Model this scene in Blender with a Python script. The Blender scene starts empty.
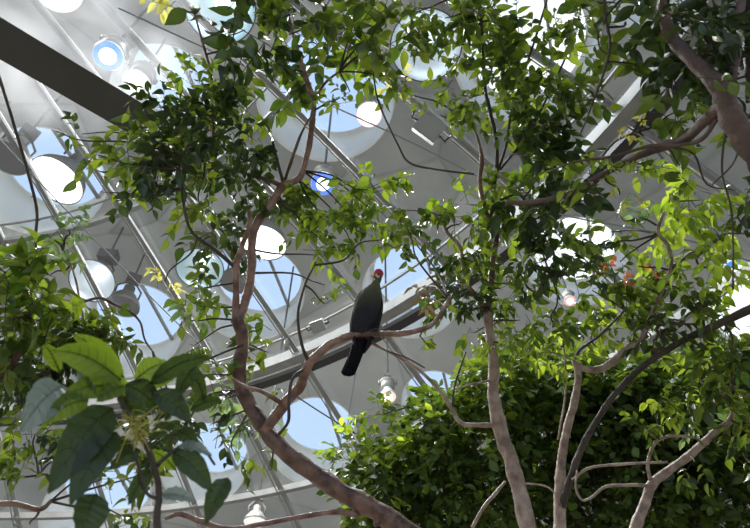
import bpy, bmesh, math, random
import numpy as np
from mathutils import Vector, Matrix
random.seed(7); rng = np.random.default_rng(11)
S = bpy.context.scene; COL = S.collection
F = 589.0; PITCH = math.radians(47.66); CAM = Vector((0, 0, 1.6))
RT = Vector((1, 0, 0)); UP = Vector((0, -math.sin(PITCH), math.cos(PITCH))); FW = Vector((0, math.cos(PITCH), math.sin(PITCH)))
def ray(px, py): return (FW + RT*((px-375)/F) - UP*((py-264)/F)).normalized()
def at(px, py, d): return CAM + ray(px, py)*d
def hit(px, py, c, R):
    d = ray(px, py); c = Vector(c) - CAM; b = d.dot(c)
    return CAM + d*(b + math.sqrt(b*b - c.dot(c) + R*R))

# ------------------------------------------------------------------ materials
def mat(name, base, rough=.5, metal=0, ramp=None, noise=None, bump=0, bscale=20, spec=.5, coat=0):
    m = bpy.data.materials.new(name); m.use_nodes = True; nt = m.node_tree; b = nt.nodes['Principled BSDF']
    b.inputs['Base Color'].default_value = (*base, 1); b.inputs['Roughness'].default_value = rough
    b.inputs['Metallic'].default_value = metal; b.inputs['Specular IOR Level'].default_value = spec
    b.inputs['Coat Weight'].default_value = coat
    tc = nt.nodes.new('ShaderNodeTexCoord')
    if noise:
        c2, sc = noise
        n = nt.nodes.new('ShaderNodeTexNoise'); n.inputs['Scale'].default_value = sc; n.inputs['Detail'].default_value = 6
        nt.links.new(tc.outputs['Object'], n.inputs['Vector'])
        r = nt.nodes.new('ShaderNodeValToRGB'); r.color_ramp.elements[0].position = .35; r.color_ramp.elements[1].position = .65
        r.color_ramp.elements[0].color = (*base, 1); r.color_ramp.elements[1].color = (*c2, 1)
        nt.links.new(n.outputs['Fac'], r.inputs['Fac']); nt.links.new(r.outputs['Color'], b.inputs['Base Color'])
    if bump:
        n2 = nt.nodes.new('ShaderNodeTexNoise'); n2.inputs['Scale'].default_value = bscale; n2.inputs['Detail'].default_value = 4
        nt.links.new(tc.outputs['Object'], n2.inputs['Vector'])
        bp = nt.nodes.new('ShaderNodeBump'); bp.inputs['Strength'].default_value = bump; bp.inputs['Distance'].default_value = .02
        nt.links.new(n2.outputs['Fac'], bp.inputs['Height']); nt.links.new(bp.outputs['Normal'], b.inputs['Normal'])
    return m
def leafmat(name, a, b_, trans=.45, tcol=None, rough=.38, spec=.5):
    m = bpy.data.materials.new(name); m.use_nodes = True; nt = m.node_tree; b = nt.nodes['Principled BSDF']; out = nt.nodes['Material Output']
    g = nt.nodes.new('ShaderNodeNewGeometry'); r = nt.nodes.new('ShaderNodeValToRGB')
    r.color_ramp.elements[0].color = (*a, 1); r.color_ramp.elements[1].color = (*b_, 1)
    nt.links.new(g.outputs['Random Per Island'], r.inputs['Fac']); nt.links.new(r.outputs['Color'], b.inputs['Base Color'])
    b.inputs['Roughness'].default_value = rough; b.inputs['Specular IOR Level'].default_value = spec
    t = nt.nodes.new('ShaderNodeBsdfTranslucent')
    mx = nt.nodes.new('ShaderNodeMix'); mx.data_type = 'RGBA'; mx.blend_type = 'MULTIPLY'; mx.inputs[0].default_value = 1
    nt.links.new(r.outputs['Color'], mx.inputs[6]); mx.inputs[7].default_value = (*(tcol or (2.6, 2.6, .9)), 1)
    nt.links.new(mx.outputs[2], t.inputs['Color'])
    ms = nt.nodes.new('ShaderNodeMixShader'); ms.inputs[0].default_value = trans
    nt.links.new(b.outputs[0], ms.inputs[1]); nt.links.new(t.outputs[0], ms.inputs[2]); nt.links.new(ms.outputs[0], out.inputs['Surface'])
    return m
def emit(name, col, st):
    m = bpy.data.materials.new(name); m.use_nodes = True; nt = m.node_tree; nt.nodes.remove(nt.nodes['Principled BSDF'])
    e = nt.nodes.new('ShaderNodeEmission'); e.inputs[0].default_value = (*col, 1); e.inputs[1].default_value = st
    nt.links.new(e.outputs[0], nt.nodes['Material Output'].inputs['Surface']); return m

M = {
 'dark': leafmat('leaf_dark', (.012, .028, .010), (.038, .066, .018), .26, (2.4, 2.2, .8), .3),
 'mid': leafmat('leaf_mid', (.022, .052, .012), (.105, .155, .028), .40, (2.6, 2.3, .8), .3),
 'bright': leafmat('leaf_lit', (.11, .19, .025), (.28, .37, .055), .52, (2.1, 1.95, .9)),  # backlight on the bright clusters is put into this lighter colour
 'half_lit': leafmat('leaf_half_lit', (.045, .095, .016), (.17, .245, .036), .46, (2.3, 2.1, .85), .3),  # weaker backlight put into the colour, between mid and bright
 'pale': leafmat('leaf_pale', (.10, .17, .08), (.22, .30, .15), .45, (1.8, 1.8, 1.2)),
 'red': leafmat('leaf_coppery', (.45, .12, .06), (.55, .25, .12), .5, (1.6, 1.2, 1.)),
 'yellow': leafmat('leaf_yellow', (.45, .42, .06), (.62, .6, .22), .5, (1.4, 1.4, 1.)),
 'dead': leafmat('leaf_dead', (.10, .075, .04), (.22, .17, .10), .3, (1.3, 1.2, 1.)),
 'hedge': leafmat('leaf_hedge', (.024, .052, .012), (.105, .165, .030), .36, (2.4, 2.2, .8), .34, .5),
 'bark_limb': mat('bark_limb_brown', (.055, .034, .028), .6, noise=((.13, .085, .07), 10), bump=.35, bscale=60),  # dark brown bark colour of the overhanging limbs
 'bark_pink': mat('bark_reddish', (.13, .062, .042), .42, noise=((.36, .23, .18), 18), bump=.35, bscale=60),
 'bark_brown': mat('bark_brown', (.060, .030, .022), .38, noise=((.22, .125, .095), 18), bump=.35, bscale=60),
 'bark_grey': mat('bark_pale', (.20, .14, .11), .5, noise=((.46, .36, .30), 18), bump=.4, bscale=45),
 'bark_dark': mat('bark_dark', (.035, .026, .020), .6, noise=((.085, .065, .050), 9), bump=.5, bscale=45),
 'twig': mat('twig_bark', (.05, .032, .022), .7),
 'steel': mat('dome_tube_paint', (.21, .215, .215), .6, 0, noise=((.28, .285, .285), 3)),
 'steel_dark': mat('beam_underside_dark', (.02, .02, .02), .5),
 'beam': mat('beam_olive_paint', (.050, .048, .040), .6, noise=((.060, .058, .050), 3)),
 'white_paint': mat('sleeve_paint', (.86, .86, .83), .7, noise=((.80, .80, .77), 1.2)),
 'lamp_metal': mat('lamp_housing', (.30, .30, .29), .45, .4),
 'lamp_dark': mat('lamp_fittings_grey', (.16, .16, .165), .5, .2),  # darker grey for yokes, ballast boxes and rods
 'reflector': mat('lamp_reflector', (.62, .70, .78), .3, .3),
 'refl_blue': mat('lamp_reflector_bluish', (.52, .68, .76), .25, .4),
 'cable': mat('cable_black', (.03, .03, .032), .5),
 'cable_grey': mat('cable_grey', (.22, .22, .23), .5),
 'box': mat('box_grey_paint', (.30, .31, .31), .5),
 'soil': mat('floor_soil', (.20, .17, .13), .9, noise=((.30, .27, .22), 2), bump=.5, bscale=12),
}

# ------------------------------------------------------------------ helpers
def link(name, me, m=None, parent=None):
    o = bpy.data.objects.new(name, me); COL.objects.link(o)
    for x in (m if isinstance(m, (list, tuple)) else [m] if m else []): me.materials.append(x)
    if parent: o.parent = parent; o.matrix_parent_inverse = Matrix.Translation(-parent.location) if parent.type == 'EMPTY' else Matrix()
    return o
def thing(name, label, cat, loc=(0, 0, 0), group=None):
    o = bpy.data.objects.new(name, None); COL.objects.link(o); o.location = loc; o.empty_display_size = .1
    o['label'] = label; o['category'] = cat
    if group: o['group'] = group
    return o
def tag(o, label, cat, group=None):
    o['label'] = label; o['category'] = cat
    if group: o['group'] = group
    return o
def smooth(me):
    me.polygons.foreach_set('use_smooth', [True]*len(me.polygons)); me.update()
def bm_mesh(name, bm, sm=True):
    me = bpy.data.meshes.new(name); bm.normal_update(); bm.to_mesh(me); bm.free()
    if sm: smooth(me)
    return me
def catmull(P, n=6):
    P = [np.array(p, float) for p in P]; Q = [2*P[0]-P[1]] + P + [2*P[-1]-P[-2]]; out = []
    for i in range(1, len(Q)-2):
        for k in range(n):
            t = k/n; a, b, c, d = Q[i-1:i+3]
            out.append(.5*((2*b)+(-a+c)*t+(2*a-5*b+4*c-d)*t*t+(-a+3*b-3*c+d)*t**3))
    out.append(P[-1]); return np.array(out)
def tube_arrays(pts, rad, sides=10, wob=0.):
    """pts (n,3), rad (n,) -> verts, faces with end caps"""
    n = len(pts); T = np.gradient(pts, axis=0); T /= np.linalg.norm(T, axis=1)[:, None]+1e-12
    a = np.array([0, 0, 1.]) if abs(T[0][2]) < .9 else np.array([1., 0, 0]); u = np.cross(T[0], a); u /= np.linalg.norm(u)
    V = []; ang = np.linspace(0, 2*np.pi, sides, endpoint=False)
    for i in range(n):
        u = u - T[i]*(u@T[i]); u /= np.linalg.norm(u); v = np.cross(T[i], u); r = rad[i]
        rr = r*(1+wob*(rng.random(sides)-.5)) if wob else np.full(sides, r)
        V.append(pts[i] + rr[:, None]*(np.cos(ang)[:, None]*u + np.sin(ang)[:, None]*v))
    V = np.concatenate(V); Fc = []
    for i in range(n-1):
        for k in range(sides):
            k2 = (k+1) % sides; Fc.append((i*sides+k, i*sides+k2, (i+1)*sides+k2, (i+1)*sides+k))
    Fc.append(tuple(range(sides-1, -1, -1))); Fc.append(tuple((n-1)*sides+k for k in range(sides)))
    return V, Fc
class MB:
    def __init__(s): s.v = []; s.f = []; s.n = 0; s.mi = []
    def add(s, V, Fc, mi=0):
        s.v.append(np.asarray(V, float)); s.f += [tuple(i+s.n for i in f) for f in Fc]; s.mi += [mi]*len(Fc); s.n += len(V)
    def tube(s, pts, rad, sides=10, wob=0, mi=0):
        pts = np.array(pts, float); rad = np.array(rad if hasattr(rad, '__len__') else [rad]*len(pts), float)
        s.add(*tube_arrays(pts, rad, sides, wob), mi)
    def lathe(s, prof, loc, axis, sides=32, mi=0):
        """prof = [(r, h)...] along axis from loc"""
        ax = Vector(axis).normalized(); u = ax.orthogonal().normalized(); v = ax.cross(u); V = []; Fc = []; n = len(prof)
        for r, h in prof:
            for k in range(sides):
                a = 2*math.pi*k/sides; V.append(Vector(loc)+ax*h+(u*math.cos(a)+v*math.sin(a))*max(r, 1e-4))
        for i in range(n-1):
            for k in range(sides): k2 = (k+1) % sides; Fc.append((i*sides+k, i*sides+k2, (i+1)*sides+k2, (i+1)*sides+k))
        if prof[0][0] < .002 or prof[-1][0] < .002: pass
        s.add([tuple(p) for p in V], Fc, mi)
    def box(s, c, ax, ay, az, mi=0):
        c = Vector(c); ax, ay, az = Vector(ax), Vector(ay), Vector(az); V = []
        for k in range(8): V.append(tuple(c + ax*(1 if k & 1 else -1) + ay*(1 if k & 2 else -1) + az*(1 if k & 4 else -1)))
        s.add(V, [(0, 2, 3, 1), (4, 5, 7, 6), (0, 1, 5, 4), (2, 6, 7, 3), (0, 4, 6, 2), (1, 3, 7, 5)], mi)
    def mesh(s, name, sm=True):
        me = bpy.data.meshes.new(name); me.from_pydata(np.concatenate(s.v).tolist() if s.v else [], [], s.f)
        me.polygons.foreach_set('material_index', s.mi)
        if sm: smooth(me)
        return me
    def build(s, name, m, parent=None, sm=True): return link(name, s.mesh(name, sm), m, parent)

# ------------------------------------------------------------------ world
W = bpy.data.worlds.new('sky_and_fill'); S.world = W; W.use_nodes = True; nt = W.node_tree; bg = nt.nodes['Background']
tc = nt.nodes.new('ShaderNodeTexCoord'); sx = nt.nodes.new('ShaderNodeSeparateXYZ'); nt.links.new(tc.outputs['Generated'], sx.inputs[0])
rp = nt.nodes.new('ShaderNodeValToRGB'); e = rp.color_ramp.elements
e[0].position = .0; e[0].color = (.36, .375, .37, 1); e[1].position = 1; e[1].color = (.46, .64, .95, 1)  # tones below the horizon are added fill that brightens the ceiling
for p, c in ((.46, (.50, .52, .52, 1)), (.54, (.68, .72, .77, 1)), (.66, (.56, .72, .96, 1))): k = e.new(p); k.color = c
mp = nt.nodes.new('ShaderNodeMapRange'); mp.inputs['From Min'].default_value = -1; nt.links.new(sx.outputs['Z'], mp.inputs['Value']); nt.links.new(mp.outputs[0], rp.inputs[0])
# brighter white haze round the hidden sun, to the right
vd = nt.nodes.new('ShaderNodeVectorMath'); vd.operation = 'DOT_PRODUCT'; vd.inputs[1].default_value = tuple(ray(720, 110)); nt.links.new(tc.outputs['Generated'], vd.inputs[0])
m2 = nt.nodes.new('ShaderNodeMapRange'); m2.inputs['From Min'].default_value = .90; m2.inputs['From Max'].default_value = .975; nt.links.new(vd.outputs['Value'], m2.inputs['Value'])
mx = nt.nodes.new('ShaderNodeMix'); mx.data_type = 'RGBA'; nt.links.new(m2.outputs[0], mx.inputs[0]); nt.links.new(rp.outputs[0], mx.inputs[6]); mx.inputs[7].default_value = (1.6, 1.6, 1.6, 1)
nt.links.new(mx.outputs[2], bg.inputs[0]); bg.inputs[1].default_value = 1.0

# ------------------------------------------------------------------ ceiling with round skylights
RC = Vector((-1, 6, -7+1.6)); RR = 23.0
wells = [  # px, py, radius px, depth
 (42, 182, 50, 1.5), (130, 330, 46, 1.4), (252, 293, 51, 1.5), (314, 440, 42, 1.4), (326, 98, 66, 1.9),
 (412, 292, 50, 1.5), (575, 262, 46, 1.3), (776, 322, 55, 1.3), (525, 55, 66, 1.5), (206, 464, 38, 1.3),
 (164, 92, 44, 1.4), (98, 508, 42, 1.3), (434, 402, 32, 1.3), (-75, 345, 52, 1.4), (665, -70, 80, 1.5), (120, -110, 75, 1.5)]
ax = (hit(375, 300, RC, RR) - RC).normalized(); au = ax.orthogonal().normalized(); av = ax.cross(au)
bm = bmesh.new(); NR, NS = 40, 96; TH = math.radians(62); rings = []
for i in range(NR+1):
    th = TH*i/NR
    if i == 0: rings.append([bm.verts.new(RC+ax*RR)]); continue
    rings.append([bm.verts.new(RC+(ax*math.cos(th)+(au*math.cos(2*math.pi*k/NS)+av*math.sin(2*math.pi*k/NS))*math.sin(th))*RR) for k in range(NS)])
for i in range(NR):
    for k in range(NS):
        k2 = (k+1) % NS
        if i == 0: bm.faces.new((rings[0][0], rings[1][k], rings[1][k2]))
        else: bm.faces.new((rings[i][k], rings[i+1][k], rings[i+1][k2], rings[i][k2]))
ext = bmesh.ops.extrude_face_region(bm, geom=bm.faces[:])
for v in ext['geom']:
    if isinstance(v, bmesh.types.BMVert): v.co += (v.co-RC).normalized()*.35
bmesh.ops.recalc_face_normals(bm, faces=bm.faces[:])
shell = bm_mesh('ceiling', bm, False)
tmp = bpy.data.objects.new('ceiling_tmp', shell); COL.objects.link(tmp)
wdat = []; cb = bmesh.new()
for (px, py, r, dep) in wells:
    c = hit(px, py, RC, RR); nrm = (c-RC).normalized(); R = r/F*(c-CAM).length
    axd = (nrm*.55 + Vector((.16, .12, 1))*.6).normalized()
    wdat.append((c, nrm, axd, R, dep))
    q = axd.to_track_quat('Z', 'Y').to_matrix().to_4x4()
    bmesh.ops.create_cone(cb, cap_ends=True, segments=64, radius1=R, radius2=R, depth=4, matrix=Matrix.Translation(c) @ q)
cut = bpy.data.objects.new('cut_tmp', bm_mesh('cut', cb, False)); COL.objects.link(cut)
md = tmp.modifiers.new('b', 'BOOLEAN'); md.operation = 'DIFFERENCE'; md.object = cut; md.solver = 'EXACT'; md.use_self = True
dg = bpy.context.evaluated_depsgraph_get(); dg.update()
cm = bpy.data.meshes.new_from_object(tmp.evaluated_get(dg)); cm.name = 'ceiling'
bpy.data.objects.remove(tmp); bpy.data.objects.remove(cut)
# ceiling material: grey plaster with faint stains and seams between panels
mc = mat('ceiling_grey', (.31, .32, .325), .8, noise=((.44, .44, .435), .3), bump=.15, bscale=3)
n = mc.node_tree; b = n.nodes['Principled BSDF']; src = b.inputs['Base Color'].links[0].from_socket
txc = n.nodes.new('ShaderNodeTexCoord'); vo = n.nodes.new('ShaderNodeTexVoronoi'); vo.inputs['Scale'].default_value = .27; n.links.new(txc.outputs['Object'], vo.inputs['Vector'])
sh = n.nodes.new('ShaderNodeSeparateColor'); n.links.new(vo.outputs['Color'], sh.inputs[0]); mrr = n.nodes.new('ShaderNodeMapRange'); mrr.inputs['To Min'].default_value = .78; mrr.inputs['To Max'].default_value = 1.35; n.links.new(sh.outputs[0], mrr.inputs['Value'])
v2 = n.nodes.new('ShaderNodeTexVoronoi'); v2.feature = 'DISTANCE_TO_EDGE'; v2.inputs['Scale'].default_value = .27; n.links.new(txc.outputs['Object'], v2.inputs['Vector'])
me_ = n.nodes.new('ShaderNodeMapRange'); me_.inputs['From Max'].default_value = .018; me_.inputs['To Min'].default_value = .8; n.links.new(v2.outputs['Distance'], me_.inputs['Value'])
mm1 = n.nodes.new('ShaderNodeMath'); mm1.operation = 'MULTIPLY'; n.links.new(mrr.outputs[0], mm1.inputs[0]); n.links.new(me_.outputs[0], mm1.inputs[1])
vm = n.nodes.new('ShaderNodeVectorMath'); vm.operation = 'SCALE'; n.links.new(src, vm.inputs[0]); n.links.new(mm1.outputs[0], vm.inputs['Scale']); n.links.new(vm.outputs[0], b.inputs['Base Color'])
cm.materials.clear(); ceil = link('ceiling', cm, mc); ceil['kind'] = 'structure'
for p in cm.polygons: p.use_smooth = False
gm = bpy.data.materials.new('skylight_glass'); gm.use_nodes = True; g = gm.node_tree; g.nodes.remove(g.nodes['Principled BSDF'])
t_ = g.nodes.new('ShaderNodeBsdfTransparent'); t_.inputs[0].default_value = (.97, .985, 1, 1); gl = g.nodes.new('ShaderNodeBsdfGlossy'); gl.inputs['Roughness'].default_value = .05
ms = g.nodes.new('ShaderNodeMixShader'); ms.inputs[0].default_value = .04
g.links.new(t_.outputs[0], ms.inputs[1]); g.links.new(gl.outputs[0], ms.inputs[2]); g.links.new(ms.outputs[0], g.nodes['Material Output'].inputs[0])
for i, (c, nrm, axd, R, dep) in enumerate(wdat):
    # sleeve: a tube from just inside the ceiling up through the roof, with a flared mouth and a rim at its top
    u = axd.orthogonal().normalized(); v = axd.cross(u); sg = 64; V = []
    def ringpts(rad, h0, follow):
        out = []
        for k in range(sg):
            a = 2*math.pi*k/sg; p = c+(u*math.cos(a)+v*math.sin(a))*rad
            if follow:   # slide along the axis onto the ceiling's sphere
                q = p-RC; b = q.dot(axd); p = p + axd*(-b+math.sqrt(b*b-q.dot(q)+(RR+h0)**2))
            else: p = p + axd*h0
            out.append(tuple(p))
        return out
    V = ringpts(R*1.0, -.03, True)+ringpts(R*.985, -.03, True)+ringpts(R*.97, .1, True)
    top = dep*.62 + R*.15
    V += ringpts(R*.95, top*.5, False)+ringpts(R*.93, top, False)+ringpts(R*.86, top, False)+ringpts(R*.86, top+.08, False)+ringpts(R*1.0, top+.08, False)+ringpts(R*1.0, .1, True)
    nr = 9; Fc = [(a*sg+k, a*sg+(k+1) % sg, (a+1)*sg+(k+1) % sg, (a+1)*sg+k) for a in range(nr-1) for k in range(sg)]
    Fc += [((nr-1)*sg+k, (nr-1)*sg+(k+1) % sg, (k+1) % sg, k) for k in range(sg)]
    mb = MB(); mb.add(V, Fc); w = mb.build('window_%d' % (i+1), M['white_paint']); w['kind'] = 'structure'
    mb = MB(); mb.lathe([(.001, 0), (R*.90, 0), (R*.90, .03), (.001, .03)], c+axd*(top+.085), axd, 48); mb.build('glass_pane', gm, w)
    mb = MB(); dd = (u*math.cos(.5)+v*math.sin(.5)); sd = axd.cross(dd)
    mb.box(c+axd*(top-.05)-sd*R*.35, dd*R*.84, sd*.045, axd*.045); mb.build('bracing_bar', M['steel'], w, False)

# ------------------------------------------------------------------ glass dome: ribs, rings, panes
DS = 1.7; DC = Vector((-4.4*DS, -1.144*DS, -14.3*DS+1.6)); DR = 19.5*DS
def dome(el, az, dr=0):
    el, az = math.radians(el), math.radians(az)
    return DC + Vector((math.sin(az)*math.cos(el), math.cos(az)*math.cos(el), math.sin(el)))*(DR+dr)
wd = bpy.data.objects.new('wall_dome', None); COL.objects.link(wd); wd['kind'] = 'structure'; wd.location = DC+Vector((0, 0, DR))
AZ0, STEP = 23.2-7.85*6, 7.85
mer = [AZ0+STEP*k for k in range(17)]
for a in mer:
    for off, r, dr in ((0, .046, 0), (.30, .014, -.05), (-.26, .011, -.05)):
        mb = MB(); n = 40; mb.tube([dome(56+(83-56)*k/n, a+off*(1.1), dr) for k in range(n+1)], r, 10); mb.build('rib_tube' if off == 0 else 'rib_rail', M['steel'], wd)
def ring(el, h, d, nm, mats, dark=False):
    # a box-section hoop
    mb = MB(); n = 120; V = []
    for k in range(n+1):
        az = -60+200*k/n; p = dome(el, az); c0 = Vector((DC.x, DC.y, p.z)); o = (p-c0).normalized(); 
        z = Vector((0, 0, 1)); 
        for (a, b) in ((-d, -h), (d, -h), (d, h), (-d, h)): V.append(tuple(p+o*a+z*b))
    Fc = [(i*4+j, i*4+(j+1) % 4, (i+1)*4+(j+1) % 4, (i+1)*4+j) for i in range(n) for j in range(4)]
    mb.add(V, Fc); return mb.build(nm, mats, wd, False)
ring(75.1, .04, .04, 'ring_beam', M['steel'])
ring(75.6, .014, .014, 'ring_rail', M['steel'])
ring(69.0, .10, .10, 'ring_beam', M['steel'])
o = ring(68.5, .045, .09, 'ring_underside', M['steel_dark'])  # near-black hoop that makes the ring beam's underside dark
ring(69.7, .018, .018, 'ring_rail', M['steel'])
ring(64.5, .06, .06, 'ring_beam', M['steel'])
ring(61.0, .04, .04, 'ring_beam', M['steel'])
# clamps where rails meet the ring beam
for a in mer[4:13]:
    mb = MB(); p = dome(69.6, a, -.1)
    mb.tube([p+Vector((0, 0, -.15)), p+Vector((0, 0, .02)), p+Vector((0, 0, .1))], [.035, .05, .03], 10); mb.build('rib_clamp', M['lamp_metal'], wd)
gp = bpy.data.materials.new('dome_glass'); gp.use_nodes = True; g = gp.node_tree; g.nodes.remove(g.nodes['Principled BSDF'])
t_ = g.nodes.new('ShaderNodeBsdfTransparent'); t_.inputs[0].default_value = (.95, .965, .965, 1); gl = g.nodes.new('ShaderNodeBsdfGlossy'); gl.inputs['Roughness'].default_value = .12
gl.inputs['Color'].default_value = (.9, .95, .95, 1)
ly = g.nodes.new('ShaderNodeLayerWeight'); ly.inputs[0].default_value = .25; ms = g.nodes.new('ShaderNodeMixShader')
nz = g.nodes.new('ShaderNodeTexNoise'); nz.inputs['Scale'].default_value = .9; nz.inputs['Detail'].default_value = 5; tcx = g.nodes.new('ShaderNodeTexCoord'); g.links.new(tcx.outputs['Object'], nz.inputs['Vector'])
bp = g.nodes.new('ShaderNodeBump'); bp.inputs['Strength'].default_value = .35; bp.inputs['Distance'].default_value = .25; g.links.new(nz.outputs['Fac'], bp.inputs['Height']); g.links.new(bp.outputs[0], gl.inputs['Normal'])
mr = g.nodes.new('ShaderNodeMapRange'); mr.inputs['To Min'].default_value = .05; mr.inputs['To Max'].default_value = .45; g.links.new(ly.outputs['Fresnel'], mr.inputs['Value'])
g.links.new(mr.outputs[0], ms.inputs[0]); g.links.new(t_.outputs[0], ms.inputs[1]); g.links.new(gl.outputs[0], ms.inputs[2]); g.links.new(ms.outputs[0], g.nodes['Material Output'].inputs[0])
els = [56, 61, 64.5, 69, 75.1, 83]
mb = MB()
for i in range(5):
    for a in mer[:-1]:
        n = 4; V = [tuple(dome(els[i]+(els[i+1]-els[i])*y/n, a+STEP*x/n, .13)) for y in range(n+1) for x in range(n+1)]
        mb.add(V, [(y*5+x, y*5+x+1, (y+1)*5+x+1, (y+1)*5+x) for y in range(n) for x in range(n)])
gg = mb.build('glass_pane', gp, wd)

# dark olive beam crossing the top left corner
p0 = at(-170, -62, 6.1); p1 = at(150, 127, 5.9)
d = (p1-p0).normalized(); wv = d.cross(FW).normalized(); tv = d.cross(wv)
mb = MB(); mb.box((p0+p1)/2, d*((p1-p0).length/2), wv*.145, tv*.10)
bb = thing('steel_beam', 'dark olive steel beam crossing the upper left corner among the mist', 'beam', tuple(p1))
mb.build('beam', M['beam'], bb, False)
mb = MB(); mb.box(p1+d*.02, d*.03, wv*.16, tv*.115); mb.build('end_plate', M['beam'], bb, False)

# ------------------------------------------------------------------ lamps
def lamp(px, py, d, rpx, kind, aim, label, power, col=(1, .95, .9), group=None, name='pendant_lamp', est=9, ecol=None, ang=150, tilt=0.):
    """kind: flood (flat bright diffuser), dish (clear bowl with a bulb in it), bulb (reflector bulb)"""
    p = at(px, py, d); R = rpx/F*d; dn = (Vector((0, 0, -1))*(1-aim)+(CAM-p).normalized()*aim-RT*tilt).normalized()
    # socket point on the ceiling straight above
    q = p-RC; b = q.z; top = -b+math.sqrt(b*b-q.dot(q)+RR*RR)
    t = thing(name, label, 'lamp', tuple(p-dn*R*.2), group)
    ecol = ecol or col
    if kind == 'flood':
        mb = MB(); mb.lathe([(R*1.03, 0), (R*1.06, .02), (R*1.03, -R*.12), (R*.95, -R*.35), (R*.62, -R*.8), (R*.36, -R*1.05), (R*.34, -R*1.5), (.001, -R*1.55)], p, dn, 40); mb.build('lamp_shade', M['lamp_metal'], t)
        mb = MB(); mb.lathe([(.001, .03*R), (R*.5, .025*R), (R*1.0, 0), (R*1.0, -.03*R), (.001, -.03*R)], p, dn, 40); mb.build('diffuser', emit('glowing_diffuser', ecol, est), t)
        hR = R*.55
    elif kind == 'dish':
        mb = MB(); mb.lathe([(R*1.0, 0), (R*1.03, .01), (R*1.02, -R*.06), (R*.9, -R*.3), (R*.6, -R*.52), (R*.25, -R*.62), (.001, -R*.62)], p, dn, 40, 0)
        mb.lathe([(R*1.0, 0), (R*.985, -R*.06), (R*.87, -R*.28), (R*.58, -R*.49), (R*.24, -R*.59), (.001, -R*.59)], p, dn, 40, 1)
        mb.build('bowl', [M['lamp_metal'], M[ecol]], t)
        mb = MB(); mb.lathe([(.001, -R*.05), (R*.12, -R*.1), (R*.17, -R*.25), (R*.12, -R*.45), (.001, -R*.5)], p, dn, 20); mb.build('bulb', emit('lit_bulb', col, est), t)
        mb = MB(); n = 48; u = dn.orthogonal().normalized(); v = dn.cross(u)
        mb.tube([p+(u*math.cos(a)+v*math.sin(a))*R*1.01 for a in np.linspace(0, 2*math.pi, n)], R*.022, 6); mb.build('rim', M['cable'], t)
        mb = MB(); mb.lathe([(R*.25, -R*.6), (R*.3, -R*.65), (R*.3, -R*1.1), (R*.2, -R*1.2), (.001, -R*1.2)], p, dn, 24); mb.build('socket', M['lamp_metal'], t)
        hR = R*.4
    else:
        mb = MB(); mb.lathe([(R*1.0, 0), (R*1.02, -.1*R), (R*.95, -R*.4), (R*.6, -R*1.1), (R*.52, -R*1.5), (R*.5, -R*1.6)], p, dn, 32); mb.build('reflector', M['reflector'], t)
        mb = MB(); mb.lathe([(.001, R*.12), (R*.5, R*.09), (R*.85, 0), (R*.97, -.05*R), (.001, -.1*R)], p, dn, 32)
        mb.build('lens', emit('lit_lens', ecol, est), t)
        mb = MB(); mb.lathe([(.001, R*.16), (R*.25, R*.15), (R*.56, R*.105), (R*.56, R*.08), (.001, R*.1)], p, dn, 24); mb.build('filament_glow', emit('lit_core', col, max(est*3, 3)), t)
        mb = MB(); mb.lathe([(R*.5, -R*1.5), (R*.8, -R*1.55), (R*.9, -R*1.9), (R*.85, -R*2.5), (R*1.0, -R*2.55), (R*1.0, -R*2.75), (R*.5, -R*2.9), (.001, -R*2.9)], p, dn, 28); mb.build('socket', M['lamp_metal'], t)
        hR = R*.8
    # yoke, ballast box and the rod up to the ceiling
    u = dn.cross(Vector((0, 0, 1))); u = (u if u.length > .05 else Vector((1, 0, 0))).normalized()
    back = p-dn*R*(1.1 if kind == 'flood' else .9 if kind == 'dish' else 2.7)
    tp = back+Vector((0, 0, R*.9))
    mb = MB(); mb.tube([back-u*hR*1.3+dn*R*.3, back-u*hR*1.35+Vector((0, 0, R*.3)), tp-u*hR*.4, tp+u*hR*.4, back+u*hR*1.35+Vector((0, 0, R*.3)), back+u*hR*1.3+dn*R*.3], .03 if R > .2 else .015, 6); mb.build('yoke', M['lamp_dark'], t)
    mb = MB(); vv = Vector((0, 0, 1)).cross(u); mb.box(tp+Vector((0, 0, R*.3)), u*R*.42, vv*R*.3, Vector((0, 0, R*.26))); mb.build('ballast_box', M['lamp_dark'], t, False)
    q = tp-RC; b = q.z; L = -b+math.sqrt(max(0, b*b-q.dot(q)+RR*RR))
    mb = MB(); mb.tube([tp+Vector((0, 0, R*.2)), tp+Vector((0, 0, L))], .03, 8); mb.build('hanging_rod', M['lamp_dark'], t)
    if power:
        L_ = bpy.data.lights.new('lamp_light', 'SPOT'); L_.energy = power*1.5; L_.color = col; L_.spot_size = math.radians(ang); L_.spot_blend = .8; L_.shadow_soft_size = max(R*.8, .15)
        lo = bpy.data.objects.new('lamp_light', L_); COL.objects.link(lo); lo.location = p+dn*(.16*R+.12); lo.parent = t; lo.matrix_parent_inverse = Matrix.Translation(-t.location)
        tgt = (Vector((0, 3.0, 3))-p).normalized(); lo.rotation_euler = (dn*.4+tgt*.6).to_track_quat('-Z', 'Y').to_euler()
    return t
lamp(56, 181, 17, 23.5, 'flood', .05, 'large glaring white floodlight in front of the left skylight', 2600, tilt=.24, est=3)
lamp(263, 243, 17.5, 22.5, 'flood', -.1, 'glaring white floodlight just behind the forked trunk', 2600, tilt=.12, est=3)
lamp(57, -13, 17, 20, 'flood', .3, 'white floodlight cut off by the top edge, above the dark beam', 300, est=.9)
lamp(92, 281, 18, 20, 'dish', .55, 'clear bowl lamp with bright glare, left of the tall slanted skylight', 900, ecol='reflector', est=7, tilt=.2)
lamp(200, 269, 18, 22, 'dish', .3, 'round glass bowl lamp behind a leafy sprig, left of the forked trunk', 900, ecol='refl_blue', est=7)
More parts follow.
